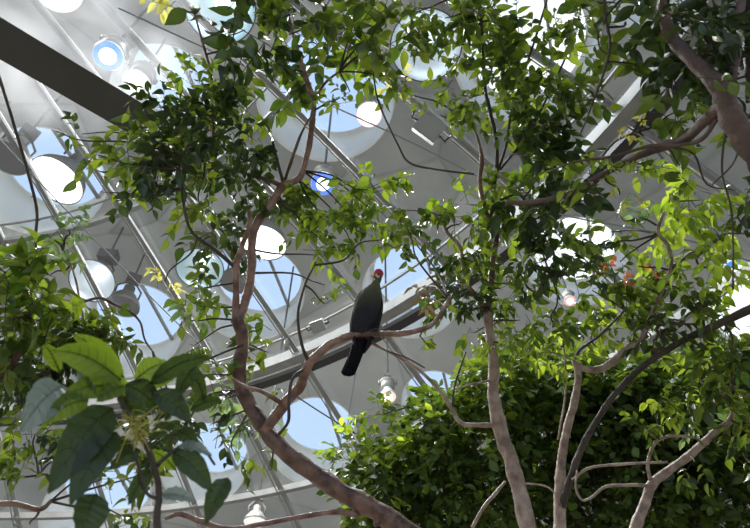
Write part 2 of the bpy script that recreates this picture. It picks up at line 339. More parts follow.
lamp(426, 46, 14.5, 33, 'dish', .35, 'big glowing glass bowl lamp at top centre among leaves', 2200, ecol='reflector', est=4.5, col=(.92, .97, 1))
lamp(220, 8, 14.5, 31, 'dish', .35, 'big aqua-tinted glass bowl lamp at the top, left of centre', 1600, ecol='refl_blue', est=7, col=(.9, .97, 1))
lamp(323, 184, 13.5, 12, 'bulb', .55, 'blue reflector bulb in a ribbed grey socket above the bird', 250, (.85, .92, 1), ecol=(.12, .26, 1.0), est=1.1)
lamp(369, 115, 14, 12.5, 'bulb', .5, 'pinkish white reflector bulb at the lower edge of the top skylight', 350, (1, .9, .88), ecol=(.95, .72, .72), est=1.5)
lamp(108, 56, 13.5, 12.5, 'bulb', .5, 'blue reflector bulb shining through the mist above the dark beam', 120, (.85, .92, 1), ecol=(.06, .22, 1.0), est=1.5)
lamp(136, 84, 15, 12.5, 'bulb', .4, 'dim white reflector bulb just above the end of the dark beam', 80, (1, .98, .95), ecol=(.85, .85, .85), est=.8)
lamp(388, 397, 15, 8, 'bulb', .3, 'small warm reflector bulb low down, below and right of the bird', 150, (1, .85, .75), ecol=(1, .62, .5), est=1.2)
lamp(570, 301, 13, 5.5, 'bulb', .5, 'small pinkish bulb glinting through the leaves right of centre', 100, (1, .8, .75), ecol=(1, .5, .45), est=1.0)
lamp(737, 271, 13, 11, 'bulb', .4, 'blue reflector bulb near the right edge behind the leaves', 200, (.85, .92, 1), ecol=(.06, .25, 1), est=1.0)
lamp(255, 522, 15, 10, 'flood', .1, 'white lamp low down at the bottom edge under the slanting trunk', 0, est=.9)
lamp(8, 158, 16, 17, 'flood', -.15, 'unlit dark grey floodlight at the left edge beside the glaring one', 0, est=.12, ecol=(.6, .6, .62))  # faint emission stands in for light falling on this and the next unlit discs
lamp(237, 282, 19.3, 16, 'flood', -.1, 'unlit dark grey floodlight hanging left of the glaring one behind the trunk', 0, est=.12, ecol=(.6, .6, .62))
lamp(122, 306, 18.6, 15, 'flood', -.1, 'unlit dark grey floodlight overlapping the tall slanted skylight', 0, est=.12, ecol=(.6, .6, .62))

# grey boxes clamped to the ribs
for (px, py, d, s, lab) in ((429, 128, 7.75, 17, 'grey square equipment box clamped to the double rib at top centre'),
                            (318, 326, 9.5, 9, 'small grey junction box on the ring beam beside the bird')):
    p = at(px, py, d); t = thing('junction_box', lab, 'box', tuple(p)); k = s/F*d
    a = (RT*.8-UP*.6).normalized(); b = (RT*.6+UP*.8).normalized()
    if s < 12: a = (RT*.93+UP*.36).normalized(); b = (UP*.93-RT*.36).normalized()
    mb = MB(); mb.box(p, a*k*.75, b*k*.62, FW*.08); mb.build('box_body', M['box'], t, False)
    mb = MB(); mb.box(p-FW*.085, a*k*.68, b*k*.55, FW*.008); mb.build('lid', M['box'], t, False)
    mb = MB(); mb.tube([p+FW*.06-a*k, p+FW*.1+a*k*1.3], .02, 8); mb.build('clamp_pipe', M['cable_grey'], t)
    for sgn in (-1, 1):
        mb = MB(); mb.tube([p+a*k*.7*sgn, p+a*k*1.15*sgn-b*k*.1, p+a*k*1.3*sgn+b*k*.4], .014, 6); mb.build('conduit', M['cable'], t)

# ------------------------------------------------------------------ cables
def cable(pts, rpx, label, m='cable', name='cable', cat='cable'):
    w = [at(*p) for p in pts]; c = catmull(w, 8); mb = MB(); mb.tube(c, rpx/F*pts[len(pts)//2][2], 6)
    return tag(mb.build(name, M[m]), label, cat)
cable([(118, 8, 7), (200, 46, 7), (330, 105, 7), (410, 142, 7), (497, 186, 7), (560, 214, 7), (672, 236, 7), (770, 268, 7)], .8, 'long thin grey cable sagging from the mist across to the right edge', 'cable_grey')
cable([(-20, 118, 7), (30, 172, 7), (70, 214, 7), (150, 296, 7), (205, 350, 7)], .6, 'thin dark cable passing below the glaring left floodlight', 'cable_grey')
cable([(363, 325, 7.8), (352, 395, 7.8), (347, 430, 7.8)], .5, 'thin wire dropping behind the tail of the bird', 'cable_grey')
cable([(150, 420, 7.5), (238, 330, 7.5), (290, 392, 7.5), (325, 415, 7.5), (375, 445, 7.5)][2:], .7, 'short dark cable across the round lower skylight', 'cable')

# ------------------------------------------------------------------ leaves
def leaf_template(rows=5, wid=.42, tip=1.25, fold=.22, curl=.25):
    t = np.linspace(0, 1, rows+1); V = []; 
    w = np.sin(np.pi*t**(1/tip))*wid*.5; w[0] = .012; w[-1] = .004
    for i in range(rows+1):
        z = -curl*t[i]**2
        for s in (-1, 0, 1): V.append((t[i], s*w[i], z+abs(s)*w[i]*fold*2))
    Fc = []
    for i in range(rows):
        for s in (0, 1): Fc.append((i*3+s, i*3+s+1, (i+1)*3+s+1, (i+1)*3+s))
    return np.array(V), np.array(Fc)
LT = {'point': leaf_template(6, .50, 1.3, .25, .3), 'narrow': leaf_template(5, .34, 1.2), 'round': leaf_template(4, .60, .85, .15, .15)}
def norm(a): return a/(np.linalg.norm(a, axis=-1, keepdims=True)+1e-9)
class Foliage:
    def __init__(s): s.P = []; s.D = []; s.N = []; s.L = []; s.m = []; s.tw = MB()
    def leaf(s, p, d, n, L, mi): s.P.append(p); s.D.append(d); s.N.append(n); s.L.append(L); s.m.append(mi)
    def cluster(s, px, py, rx, ry, n, d, size, mi, droop=.5, depth=1.3, per=6, flat=.45):
        c = np.array(at(px, py, d)); k = d/F; ax = np.array([RT*rx*k, UP*ry*k, FW*(rx+ry)/2*k*depth]); L0 = size*k
        for _ in range(max(1, round(n/per))):
            v = rng.normal(size=3); v = v/np.linalg.norm(v)*rng.random()**.45; p = c+v@ax
            td = norm(norm(v@ax)*.7+rng.normal(size=3)*.6+np.array([0, 0, .1])); tl = L0*per*.30
            mid = p+td*tl*.5+np.array([0, 0, .04*tl]); end = p+td*tl-np.array([0, 0, droop*.35*tl])
            st = p-td*tl*.35
            s.tw.tube([st, p, mid, end], [L0*.022, L0*.02, L0*.015, L0*.008], 4)
            for j in range(per):
                f = (j+.6)/per; q = (p*(1-f)**2+2*mid*f*(1-f)+end*f*f); sd = norm(np.cross(td, [0, 0, 1]))*(1 if j % 2 else -1)
                ld = norm(td*.55+sd*.9*(1-f*.6)+rng.normal(size=3)*.28-np.array([0, 0, droop*rng.uniform(.4, 1.3)]))
                nn = norm(np.array([0, 0, 1.])+rng.normal(size=3)*flat)
                s.leaf(q, ld, nn, L0*rng.uniform(.6, 1.12), mi)
    def build(s, mats, parent, shape='point', name='foliage'):
        T, Fc = LT[shape]; P = np.array(s.P); D = norm(np.array(s.D)); N = np.array(s.N); L = np.array(s.L)
        N = norm(N-D*(N*D).sum(1)[:, None]); B = np.cross(N, D)
        wv = rng.uniform(.8, 1.2, len(P))
        V = P[:, None, :]+L[:, None, None]*(T[None, :, 0, None]*D[:, None, :]+(wv[:, None]*T[None, :, 1])[:, :, None]*B[:, None, :]+T[None, :, 2, None]*N[:, None, :])
        nv = len(T); Fa = (Fc[None]+np.arange(len(P))[:, None, None]*nv).reshape(-1, 4)
        me = bpy.data.meshes.new(name); me.vertices.add(len(P)*nv); me.vertices.foreach_set('co', V.ravel())
        me.loops.add(Fa.size); me.loops.foreach_set('vertex_index', Fa.ravel().astype(np.int32)); me.polygons.add(len(Fa))
        me.polygons.foreach_set('loop_start', np.arange(len(Fa), dtype=np.int32)*4)
        me.polygons.foreach_set('material_index', np.repeat(np.array(s.m, np.int32), len(Fc)))
        me.update(calc_edges=True); smooth(me)
        o = link(name, me, [M[x] for x in mats], parent)
        if s.tw.n: s.tw.build('twigs', M['twig'], parent)
        return o
MATS = ['dark', 'mid', 'bright', 'pale', 'red', 'yellow', 'dead', 'hedge', 'half_lit']; MI = {k: i for i, k in enumerate(MATS)}

def branch(parent, name, pts, bark, sides=12, ground=False, knots=True, bare=False):
    """pts: (px, py, distance, half width in photo pixels at that distance)"""
    W_ = [tuple(at(p[0], p[1], p[2]))+(p[3]/F*p[2],) for p in pts]
    if ground:
        x, y, z, r = W_[0]; x1, y1, z1, r1 = W_[1]; dx, dy = (x-x1), (y-y1)
        W_ = [(x+dx*.9, y+dy*.9, 0-.05, r*1.5), (x+dx*.8, y+dy*.8, min(.35, z*.3), r*1.25), (x+dx*.6, y+dy*.6, z*.6, r*1.1)]+W_
    c = catmull(W_, 7); P = c[:, :3].copy(); R = np.maximum(c[:, 3]*.82, .0012)
    n = len(P); jit = rng.normal(size=(n, 3)); jit[1:-1] = (jit[:-2]+jit[1:-1]*2+jit[2:])/4; P[1:-1] += jit[1:-1]*R[1:-1, None]*.07
    if knots: R = R*(1+.05*np.sin(np.arange(n)*.9+rng.random()*6)+.02*rng.normal(size=n))
    mb = MB(); mb.tube(P, R, sides, .08)
    if knots and R.max() > .012:   # a few stubby twig scars along the bark
        for _ in range(3):
            i = rng.integers(2, n-2); q = P[i]; dv = norm(rng.normal(size=3)); r = R[i]
            mb.tube([q, q+dv*r*1.15, q+dv*r*1.45], [r*.5, r*.38, r*.2], 7)
    o = mb.build(name, M[bark], parent)
    if not bare: SK.setdefault(parent.name, []).extend([tuple(p) for p in P[::3]])
    return o
SK = {}
def sub(fo, tree, px, py, d, r0=1.1):
    """a side shoot from the nearest limb of the tree to the middle of a leaf cluster"""
    sk = np.array(SK[tree.name]); c = np.array(at(px, py, d)); i = np.argmin(((sk-c)**2).sum(1)); a = sk[i]; k = d/F
    L = np.linalg.norm(c-a)
    if L < .03: return
    m1 = a+(c-a)*.4+np.array([0, 0, L*.03])+rng.normal(size=3)*L*.05; m2 = a+(c-a)*.75+np.array([0, 0, L*.02])+rng.normal(size=3)*L*.04
    p = catmull([a, m1, m2, c], 5); fo.tw.tube(p, np.linspace(r0*k, .5*k, len(p)), 6)

def base_of(px, py, d):
    p = at(px, py, d); return (p.x, p.y, 0)
# clusters: (px, py, rx, ry, n, size, tone)
def grow(tree, d, cl, shape='point', droop=.5, dj=.0, subs=True, dens=1, **kw):
    fo = Foliage()
    for (px, py, rx, ry, n, size, tone) in cl:
        dd = d*(1+rng.uniform(-.07, .09)) if dj == 0 else d+rng.uniform(-dj, dj)
        if subs: sub(fo, tree, px, py, dd)
        fo.cluster(px, py, rx, ry, n*dens, dd, size, MI[tone], droop, **kw)
    return fo.build(MATS, tree, shape)

# ---- tree A: reddish forked trunk leaning up from the bottom centre, bird sits on its branch
A = thing('rainforest_tree', 'reddish-barked tree slanting up from the bottom centre and forking left of the bird', 'tree', base_of(560, 640, 2.7))
branch(A, 'trunk', [(520, 612, 2.6, 13), (460, 566, 2.6, 12), (400, 527, 2.6, 11.5), (368, 506, 2.6, 11), (335, 488, 2.6, 10.5), (305, 467, 2.6, 10), (280, 447, 2.6, 9.5), (262, 425, 2.62, 9), (248, 402, 2.65, 8.5), (239, 380, 2.65, 8), (240, 360, 2.65, 8), (243, 340, 2.65, 7.5), (237, 318, 2.65, 8)], 'bark_brown', 16, ground=True)
branch(A, 'branch', [(264, 432, 2.6, 6.5), (285, 403, 2.55, 6.5), (300, 386, 2.5, 6), (310, 362, 2.45, 5.5), (329, 345, 2.42, 5), (350, 336, 2.4, 4.5), (375, 334, 2.4, 4), (405, 333, 2.4, 3.8), (430, 326, 2.4, 3), (441, 313, 2.4, 2.5), (450, 297, 2.4, 1.8)], 'bark_pink')
branch(A, 'branch', [(237, 324, 2.65, 7.5), (247, 295, 2.68, 5.5), (252, 265, 2.7, 5.2), (252, 240, 2.72, 5), (258, 222, 2.75, 5), (272, 202, 2.78, 4.8), (283, 186, 2.8, 5), (300, 177, 2.82, 3.8), (308, 150, 2.85, 3.6), (312, 125, 2.88, 3.6), (313, 100, 2.9, 3.4), (305, 76, 2.92, 3), (299, 55, 2.95, 2.4), (292, 30, 2.97, 1.6), (288, 5, 3, 1)], 'bark_pink')
branch(A, 'branch', [(236, 320, 2.65, 5), (236, 290, 2.65, 3.8), (236, 266, 2.65, 4), (243, 244, 2.65, 3.2), (250, 222, 2.65, 3), (248, 205, 2.65, 2)], 'bark_pink')
branch(A, 'branch', [(236, 268, 2.65, 2.8), (215, 250, 2.65, 2.2), (192, 232, 2.65, 2), (184, 206, 2.65, 1.8), (181, 165, 2.65, 1.2), (190, 140, 2.65, .8)], 'bark_dark')
branch(A, 'branch', [(309, 362, 2.45, 2.5), (302, 345, 2.42, 2), (298, 315, 2.4, 1.7), (305, 285, 2.4, 1.4), (316, 262, 2.4, 1)], 'bark_dark')
branch(A, 'branch', [(309, 366, 2.5, 2), (293, 378, 2.4, 2), (289, 400, 2.38, 1.9), (288, 422, 2.36, 1.9), (276, 437, 2.36, 1.6)], 'bark_dark', bare=True)
branch(A, 'branch', [(283, 404, 2.55, 3), (263, 392, 2.5, 2.6), (245, 386, 2.5, 1.8), (232, 378, 2.5, 1)], 'bark_pink')
branch(A, 'branch', [(283, 186, 2.8, 3), (264, 179, 2.8, 2.5), (240, 172, 2.8, 1.6), (205, 160, 2.85, 1)], 'bark_brown')
branch(A, 'branch', [(283, 182, 2.8, 2.2), (277, 160, 2.8, 2), (270, 132, 2.8, 1.4), (262, 120, 2.8, .8)], 'bark_dark')
branch(A, 'branch', [(285, 180, 2.8, 2), (295, 150, 2.8, 2), (303, 130, 2.82, 1.4), (315, 110, 2.85, .8)], 'bark_brown')
branch(A, 'branch', [(313, 102, 2.9, 2), (326, 82, 2.9, 1.6), (345, 68, 2.9, 1)], 'bark_brown')
branch(A, 'branch', [(214, 150, 2.85, 1.6), (213, 110, 2.85, 1.7), (211, 74, 2.85, 1.6), (202, 40, 2.85, 1.4), (193, 8, 2.85, 1)], 'bark_brown')
branch(A, 'branch', [(358, 515, 2.6, 3.5), (335, 512, 2.55, 3), (300, 517, 2.5, 2.8), (262, 524, 2.5, 2.8), (228, 529, 2.5, 3), (200, 521, 2.5, 3), (180, 514, 2.5, 2.8), (165, 519, 2.5, 2)], 'bark_pink')
branch(A, 'branch', [(243, 345, 2.6, 1.6), (225, 352, 2.55, 1.4), (200, 362, 2.5, 1.2), (175, 366, 2.5, 1)], 'bark_dark')
branch(A, 'branch', [(366, 338, 2.4, 1.3), (385, 350, 2.38, 1.2), (405, 357, 2.36, 1.2), (425, 368, 2.36, 1)], 'bark_brown', bare=True)
branch(A, 'branch', [(372, 60, 2.9, 1), (378, 100, 2.8, 1.1), (398, 145, 2.7, 1.2), (410, 163, 2.7, 1.4), (440, 170, 2.7, 1.2), (474, 174, 2.7, 1.4)], 'bark_dark', bare=True)
grow(A, 2.85, [
 (245, 30, 14, 30, 34, 24, 'dark'), (232, 45, 12, 22, 16, 26, 'dark'), (262, 12, 20, 14, 40, 19, 'dark'), (300, 25, 28, 24, 60, 17, 'mid'), (285, 70, 14, 26, 40, 18, 'mid'),
 (290, 95, 14, 14, 22, 17, 'mid'), (318, 45, 18, 20, 30, 17, 'dark'), (352, 30, 26, 20, 60, 19, 'mid'), (378, 48, 22, 24, 46, 20, 'mid'), (358, 45, 14, 12, 16, 22, 'half_lit'), (388, 15, 22, 14, 50, 16, 'mid'),
 (395, 75, 12, 20, 16, 16, 'mid'), (340, 98, 22, 14, 22, 11, 'mid'), (350, 92, 10, 12, 8, 15, 'mid'),
 (195, 80, 16, 14, 60, 11, 'half_lit'), (200, 98, 22, 16, 70, 12, 'mid'), (178, 8, 10, 8, 12, 13, 'yellow'),
 (165, 112, 18, 16, 50, 15, 'dark'), (188, 122, 26, 18, 90, 15, 'mid'), (215, 128, 26, 24, 100, 15, 'dark'), (238, 100, 16, 26, 50, 15, 'mid'), (245, 150, 20, 20, 60, 15, 'dark'),
 (140, 132, 14, 10, 24, 14, 'mid'), (128, 156, 20, 12, 44, 15, 'mid'), (158, 160, 24, 18, 90, 16, 'dark'), (185, 165, 26, 18, 80, 15, 'mid'), (215, 170, 26, 20, 90, 15, 'dark'), (150, 185, 26, 12, 40, 14, 'dark'),
 (250, 185, 16, 16, 40, 14, 'dark'), (200, 205, 30, 16, 60, 15, 'mid'), (222, 228, 16, 22, 56, 15, 'dark'), (205, 245, 12, 14, 14, 14, 'dark'),
 (283, 205, 22, 16, 60, 14, 'dark'), (296, 208, 15, 13, 50, 14, 'mid'), (304, 226, 20, 12, 44, 14, 'mid'), (346, 212, 15, 12, 60, 14, 'mid'), (368, 190, 17, 12, 50, 16, 'half_lit'), (375, 212, 22, 14, 56, 15, 'half_lit'),
 (345, 222, 24, 14, 56, 14, 'half_lit'), (405, 222, 20, 12, 34, 13, 'mid'), (380, 240, 26, 10, 30, 13, 'mid'), (352, 245, 14, 10, 16, 13, 'mid'), (322, 240, 18, 14, 34, 13, 'mid'), (412, 240, 18, 10, 20, 13, 'dark'),
 (316, 255, 8, 8, 10, 14, 'half_lit'), (325, 285, 8, 12, 8, 12, 'mid'), (330, 300, 5, 5, 3, 10, 'mid'),
 (262, 328, 14, 8, 12, 18, 'mid'), (268, 348, 12, 14, 14, 17, 'mid'), (250, 360, 10, 8, 6, 14, 'dark'),
 (198, 288, 16, 18, 34, 15, 'mid'), (200, 310, 14, 14, 24, 16, 'mid'), (186, 320, 10, 10, 14, 13, 'pale'), (165, 282, 12, 6, 18, 9, 'yellow'), (195, 345, 16, 9, 30, 9, 'mid'),
 (205, 375, 20, 18, 44, 15, 'mid'), (225, 400, 16, 20, 44, 15, 'pale'), (245, 430, 14, 18, 34, 14, 'pale'), (215, 430, 18, 14, 26, 14, 'dark'), (235, 455, 14, 12, 16, 13, 'mid'), (190, 410, 14, 20, 30, 15, 'dark'), (270, 470, 5, 12, 6, 14, 'mid'),
 (285, 388, 10, 5, 8, 10, 'half_lit'), (430, 348, 9, 12, 14, 11, 'half_lit'), (425, 290, 10, 12, 20, 13, 'dead'), (433, 298, 8, 10, 12, 13, 'mid'),
 (110, 192, 9, 7, 7, 16, 'mid'), (56, 131, 7, 4, 5, 12, 'mid'), (82, 134, 8, 3, 4, 11, 'dark'), (98, 155, 4, 8, 3, 18, 'mid')])

# ---- tree B: pale pinkish trunk rising right of centre
B = thing('rainforest_tree', 'tall pale pinkish trunk rising right of centre with a dense leafy top', 'tree', base_of(545, 620, 3.1))
branch(B, 'trunk', [(548, 600, 3.1, 10), (534, 550, 3.1, 9.5), (521, 498, 3.1, 9), (512, 465, 3.1, 8.5), (503, 440, 3.1, 8.3), (497, 415, 3.1, 8.3), (493, 392, 3.1, 6.5), (494, 362, 3.1, 6.5), (490, 335, 3.1, 5.5), (487, 312, 3.1, 5.5)], 'bark_grey', 16, ground=True)
branch(B, 'branch', [(487, 318, 3.1, 5), (490, 290, 3.1, 4), (493, 262, 3.1, 3.6), (497, 235, 3.1, 3), (499, 205, 3.1, 2.5)], 'bark_brown')
branch(B, 'branch', [(497, 235, 3.1, 2.2), (487, 215, 3.1, 2.8), (480, 185, 3.1, 2.8), (482, 160, 3.1, 2.6), (478, 140, 3.1, 1.4), (470, 120, 3.1, 1)], 'bark_pink')
branch(B, 'branch', [(490, 225, 3.1, 2), (494, 190, 3.1, 2.2), (497, 150, 3.1, 2.3), (491, 115, 3.1, 2.2), (485, 88, 3.1, 2), (483, 52, 3.1, 1.8), (480, 0, 3.1, 1.5), (478, -30, 3.1, 1)], 'bark_dark')
branch(B, 'branch', [(490, 190, 3.1, 1.8), (505, 150, 3.1, 1.5), (512, 110, 3.1, 1.4), (530, 55, 3.1, 1.4), (547, 0, 3.1, 1.2)], 'bark_dark')
branch(B, 'branch', [(500, 170, 3.1, 1.5), (530, 130, 3.1, 1.3), (560, 70, 3.1, 1.2), (580, 20, 3.1, 1)], 'bark_dark')
branch(B, 'branch', [(487, 318, 3.1, 3.5), (480, 300, 3.1, 3), (468, 285, 3.08, 2.5), (462, 262, 3.05, 2)], 'bark_pink')
branch(B, 'branch', [(462, 265, 3.05, 2.2), (460, 247, 3, 2.2), (447, 232, 3, 2.2), (441, 218, 3, 2), (425, 211, 3, 1.8), (406, 210, 3, 1.2)], 'bark_grey')
branch(B, 'branch', [(492, 425, 3.1, 3), (475, 425, 3.05, 2.6), (461, 423, 3.05, 2.6), (452, 410, 3.05, 2.4), (441, 392, 3, 2.2), (420, 371, 3, 2), (393, 354, 3, 1.6), (370, 343, 3, 1.2)], 'bark_grey')
branch(B, 'branch', [(505, 482, 3.1, 1.6), (494, 495, 3, 2.2), (484, 507, 3, 2), (472, 528, 3, 2)], 'bark_grey')
branch(B, 'branch', [(452, 408, 3.05, 1.4), (455, 385, 3.05, 1.2), (466, 352, 3.05, 1)], 'bark_dark')
branch(B, 'branch', [(490, 380, 3.1, 1.4), (470, 385, 3.05, 1.3), (452, 390, 3.05, 1)], 'bark_grey')
branch(B, 'branch', [(500, 200, 3.1, 1.4), (520, 195, 3.1, 1.4), (530, 215, 3.1, 1.2), (545, 260, 3.1, 1.1), (560, 300, 3.1, 1)], 'bark_dark')
grow(B, 3.1, [
 (415, 12, 24, 12, 50, 14, 'mid'), (445, 18, 24, 18, 70, 14, 'mid'), (470, 35, 22, 24, 80, 14, 'mid'), (500, 20, 22, 18, 60, 15, 'mid'), (458, 65, 18, 18, 50, 13, 'mid'),
 (460, 95, 22, 16, 40, 12, 'mid'), (485, 95, 20, 22, 60, 13, 'mid'), (515, 60, 24, 26, 110, 15, 'mid'), (540, 85, 26, 26, 120, 15, 'mid'), (520, 105, 26, 20, 100, 14, 'mid'), (560, 100, 18, 26, 60, 15, 'mid'),
 (500, 45, 22, 22, 30, 18, 'half_lit'), (565, 50, 20, 30, 50, 16, 'mid'), (575, 20, 20, 18, 36, 16, 'mid'), (545, 130, 24, 14, 60, 16, 'dark'), (520, 130, 20, 12, 40, 13, 'dark'), (440, 115, 20, 7, 18, 11, 'mid'), (465, 112, 22, 6, 18, 11, 'mid'),
 (445, 45, 12, 20, 14, 13, 'dark'), (400, 92, 12, 12, 22, 9, 'yellow'), (560, 150, 18, 14, 22, 22, 'dark'), (530, 155, 18, 10, 24, 18, 'dark'),
 (470, 205, 20, 14, 60, 13, 'half_lit'), (462, 222, 20, 16, 60, 14, 'mid'), (485, 235, 20, 16, 60, 14, 'mid'), (505, 222, 16, 18, 40, 15, 'half_lit'), (462, 255, 20, 16, 50, 12, 'dark'),
 (455, 285, 20, 16, 60, 13, 'dark'), (470, 305, 20, 16, 60, 13, 'dark'), (448, 310, 16, 12, 30, 12, 'mid'), (480, 270, 18, 18, 50, 12, 'mid'), (470, 332, 16, 10, 30, 12, 'mid'),
 (515, 190, 20, 14, 46, 15, 'mid'), (540, 178, 22, 12, 50, 15, 'half_lit'), (530, 210, 22, 14, 50, 18, 'dark'), (550, 212, 18, 20, 40, 22, 'dark'), (525, 240, 22, 18, 70, 14, 'mid'),
 (540, 262, 24, 18, 90, 14, 'dark'), (510, 285, 24, 20, 70, 13, 'mid'), (540, 295, 26, 22, 64, 13, 'mid'), (520, 320, 26, 20, 64, 12, 'mid'), (555, 325, 24, 16, 44, 12, 'mid'), (575, 275, 24, 18, 50, 13, 'dark'), (560, 245, 18, 14, 40, 13, 'mid'),
 (505, 345, 18, 14, 50, 12, 'half_lit')], dens=.88)

# ---- tree E: thick limbs hanging in from the top right corner
E_ = thing('overhanging_tree', 'thick smooth brown limbs with dark leaves hanging in from the top right corner', 'tree', base_of(1500, 700, 2.4))
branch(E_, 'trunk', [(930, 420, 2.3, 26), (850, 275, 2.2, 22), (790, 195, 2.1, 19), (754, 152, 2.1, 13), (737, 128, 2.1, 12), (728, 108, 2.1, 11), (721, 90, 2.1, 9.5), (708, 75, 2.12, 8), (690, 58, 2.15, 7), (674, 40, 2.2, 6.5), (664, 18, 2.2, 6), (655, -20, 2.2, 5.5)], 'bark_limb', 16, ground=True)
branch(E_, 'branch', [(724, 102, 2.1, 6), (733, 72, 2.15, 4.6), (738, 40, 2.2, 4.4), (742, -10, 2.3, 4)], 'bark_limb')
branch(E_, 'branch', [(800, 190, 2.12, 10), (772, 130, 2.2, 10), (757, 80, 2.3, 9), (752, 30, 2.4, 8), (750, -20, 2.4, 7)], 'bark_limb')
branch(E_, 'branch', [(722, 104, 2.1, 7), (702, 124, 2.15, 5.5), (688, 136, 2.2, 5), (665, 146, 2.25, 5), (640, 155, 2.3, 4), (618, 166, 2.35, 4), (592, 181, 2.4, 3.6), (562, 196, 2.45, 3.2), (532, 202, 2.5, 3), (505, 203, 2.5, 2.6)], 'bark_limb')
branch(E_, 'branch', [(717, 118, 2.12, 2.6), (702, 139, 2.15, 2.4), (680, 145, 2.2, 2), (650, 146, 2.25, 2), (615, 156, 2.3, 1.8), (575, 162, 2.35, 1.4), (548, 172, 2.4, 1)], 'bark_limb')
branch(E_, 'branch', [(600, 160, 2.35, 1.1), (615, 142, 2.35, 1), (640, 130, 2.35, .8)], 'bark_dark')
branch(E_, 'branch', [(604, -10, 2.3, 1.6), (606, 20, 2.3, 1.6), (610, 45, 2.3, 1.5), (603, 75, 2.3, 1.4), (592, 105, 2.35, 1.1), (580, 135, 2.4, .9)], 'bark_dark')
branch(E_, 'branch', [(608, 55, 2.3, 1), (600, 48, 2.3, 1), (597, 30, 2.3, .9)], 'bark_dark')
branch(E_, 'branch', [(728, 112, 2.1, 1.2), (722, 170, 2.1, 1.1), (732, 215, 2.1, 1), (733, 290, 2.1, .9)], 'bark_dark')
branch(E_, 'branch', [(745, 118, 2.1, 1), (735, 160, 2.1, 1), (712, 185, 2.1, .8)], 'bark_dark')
grow(E_, 2.42, [
 (640, 70, 20, 12, 12, 22, 'mid'), (675, 85, 20, 8, 10, 24, 'dark'), (700, 30, 26, 18, 60, 20, 'dark'), (685, 12, 22, 12, 36, 20, 'dark'), (735, 20, 20, 22, 56, 20, 'dark'), (710, 55, 26, 20, 60, 19, 'dark'),
 (740, 70, 18, 24, 46, 18, 'dark'), (695, 92, 20, 12, 26, 20, 'dark'), (680, 110, 16, 16, 20, 20, 'mid'), (655, 112, 12, 10, 8, 20, 'dark'), (700, 108, 10, 8, 10, 16, 'dark'), (745, 130, 8, 16, 10, 16, 'mid'),
 (585, 8, 6, 10, 4, 28, 'mid'), (620, 4, 16, 8, 10, 26, 'mid'), (624, 24, 8, 6, 4, 24, 'mid'), (650, 8, 16, 10, 20, 20, 'mid'), (590, 35, 12, 16, 14, 18, 'mid'), (580, 100, 12, 20, 14, 16, 'mid'),
 (620, 172, 26, 8, 26, 12, 'bright'), (650, 165, 22, 10, 30, 12, 'bright'), (590, 170, 16, 9, 20, 14, 'bright'), (575, 198, 20, 12, 26, 19, 'dark'), (600, 196, 12, 10, 10, 17, 'mid'), (680, 165, 16, 12, 14, 14, 'mid'),
 (535, 208, 14, 10, 14, 20, 'dark'), (620, 195, 18, 6, 16, 8, 'yellow'), (735, 190, 10, 18, 8, 14, 'dark'), (640, 130, 22, 7, 16, 7, 'yellow')], droop=.7)

grow(E_, 2.0, [(700, 40, 26, 16, 20, 18, 'dark'), (672, 20, 18, 14, 12, 20, 'dark'), (740, 50, 12, 24, 18, 18, 'dark'), (690, 95, 24, 10, 12, 19, 'mid'), (722, 70, 14, 14, 8, 18, 'mid')], droop=.7, subs=False)

# ---- tree C: trunk at right of centre splitting into a pale limb and a long dark limb
C_ = thing('rainforest_tree', 'slim trunk at lower right splitting into a pale limb and a long dark slanting limb', 'tree', base_of(560, 620, 3.4))
branch(C_, 'trunk', [(560, 600, 3.4, 7.5), (560, 545, 3.4, 7), (560, 505, 3.4, 6.5), (560, 482, 3.4, 6), (562, 455, 3.4, 4.8), (567, 428, 3.4, 4.5), (574, 404, 3.4, 4.3), (578, 378, 3.4, 4), (575, 360, 3.4, 4)], 'bark_grey', 14, ground=True)
branch(C_, 'branch', [(561, 508, 3.4, 5), (568, 485, 3.35, 4), (577, 460, 3.3, 3.8), (590, 432, 3.3, 3.5), (612, 398, 3.3, 3.4), (640, 369, 3.3, 3.4), (675, 345, 3.3, 3.4), (710, 328, 3.3, 4.2), (760, 305, 3.3, 4.4), (800, 290, 3.3, 4)], 'bark_dark')
branch(C_, 'branch', [(576, 366, 3.4, 3.5), (590, 370, 3.4, 3.8), (605, 367, 3.4, 4.2), (618, 357, 3.4, 4.2), (629, 347, 3.4, 4), (640, 341, 3.4, 3.6), (650, 318, 3.4, 2.6), (662, 290, 3.4, 2.4), (671, 266, 3.4, 2.2), (668, 246, 3.4, 2.2), (658, 232, 3.4, 2), (664, 212, 3.4, 1.6), (670, 200, 3.4, 1)], 'bark_grey')
branch(C_, 'branch', [(669, 270, 3.4, 2), (690, 254, 3.4, 1.8), (712, 243, 3.4, 1.6), (726, 234, 3.4, 1.2), (760, 234, 3.4, 1)], 'bark_brown')
branch(C_, 'branch', [(575, 362, 3.4, 2.2), (580, 350, 3.4, 1.6), (600, 335, 3.4, 1.4), (625, 310, 3.4, 1)], 'bark_dark')
branch(C_, 'branch', [(640, 345, 3.4, 2.5), (655, 350, 3.4, 3), (665, 345, 3.4, 2), (658, 326, 3.4, 1.6), (700, 324, 3.4, 1)], 'bark_brown')
branch(C_, 'branch', [(558, 440, 3.35, 1), (566, 385, 3.35, 1), (562, 330, 3.35, 1)], 'bark_grey')
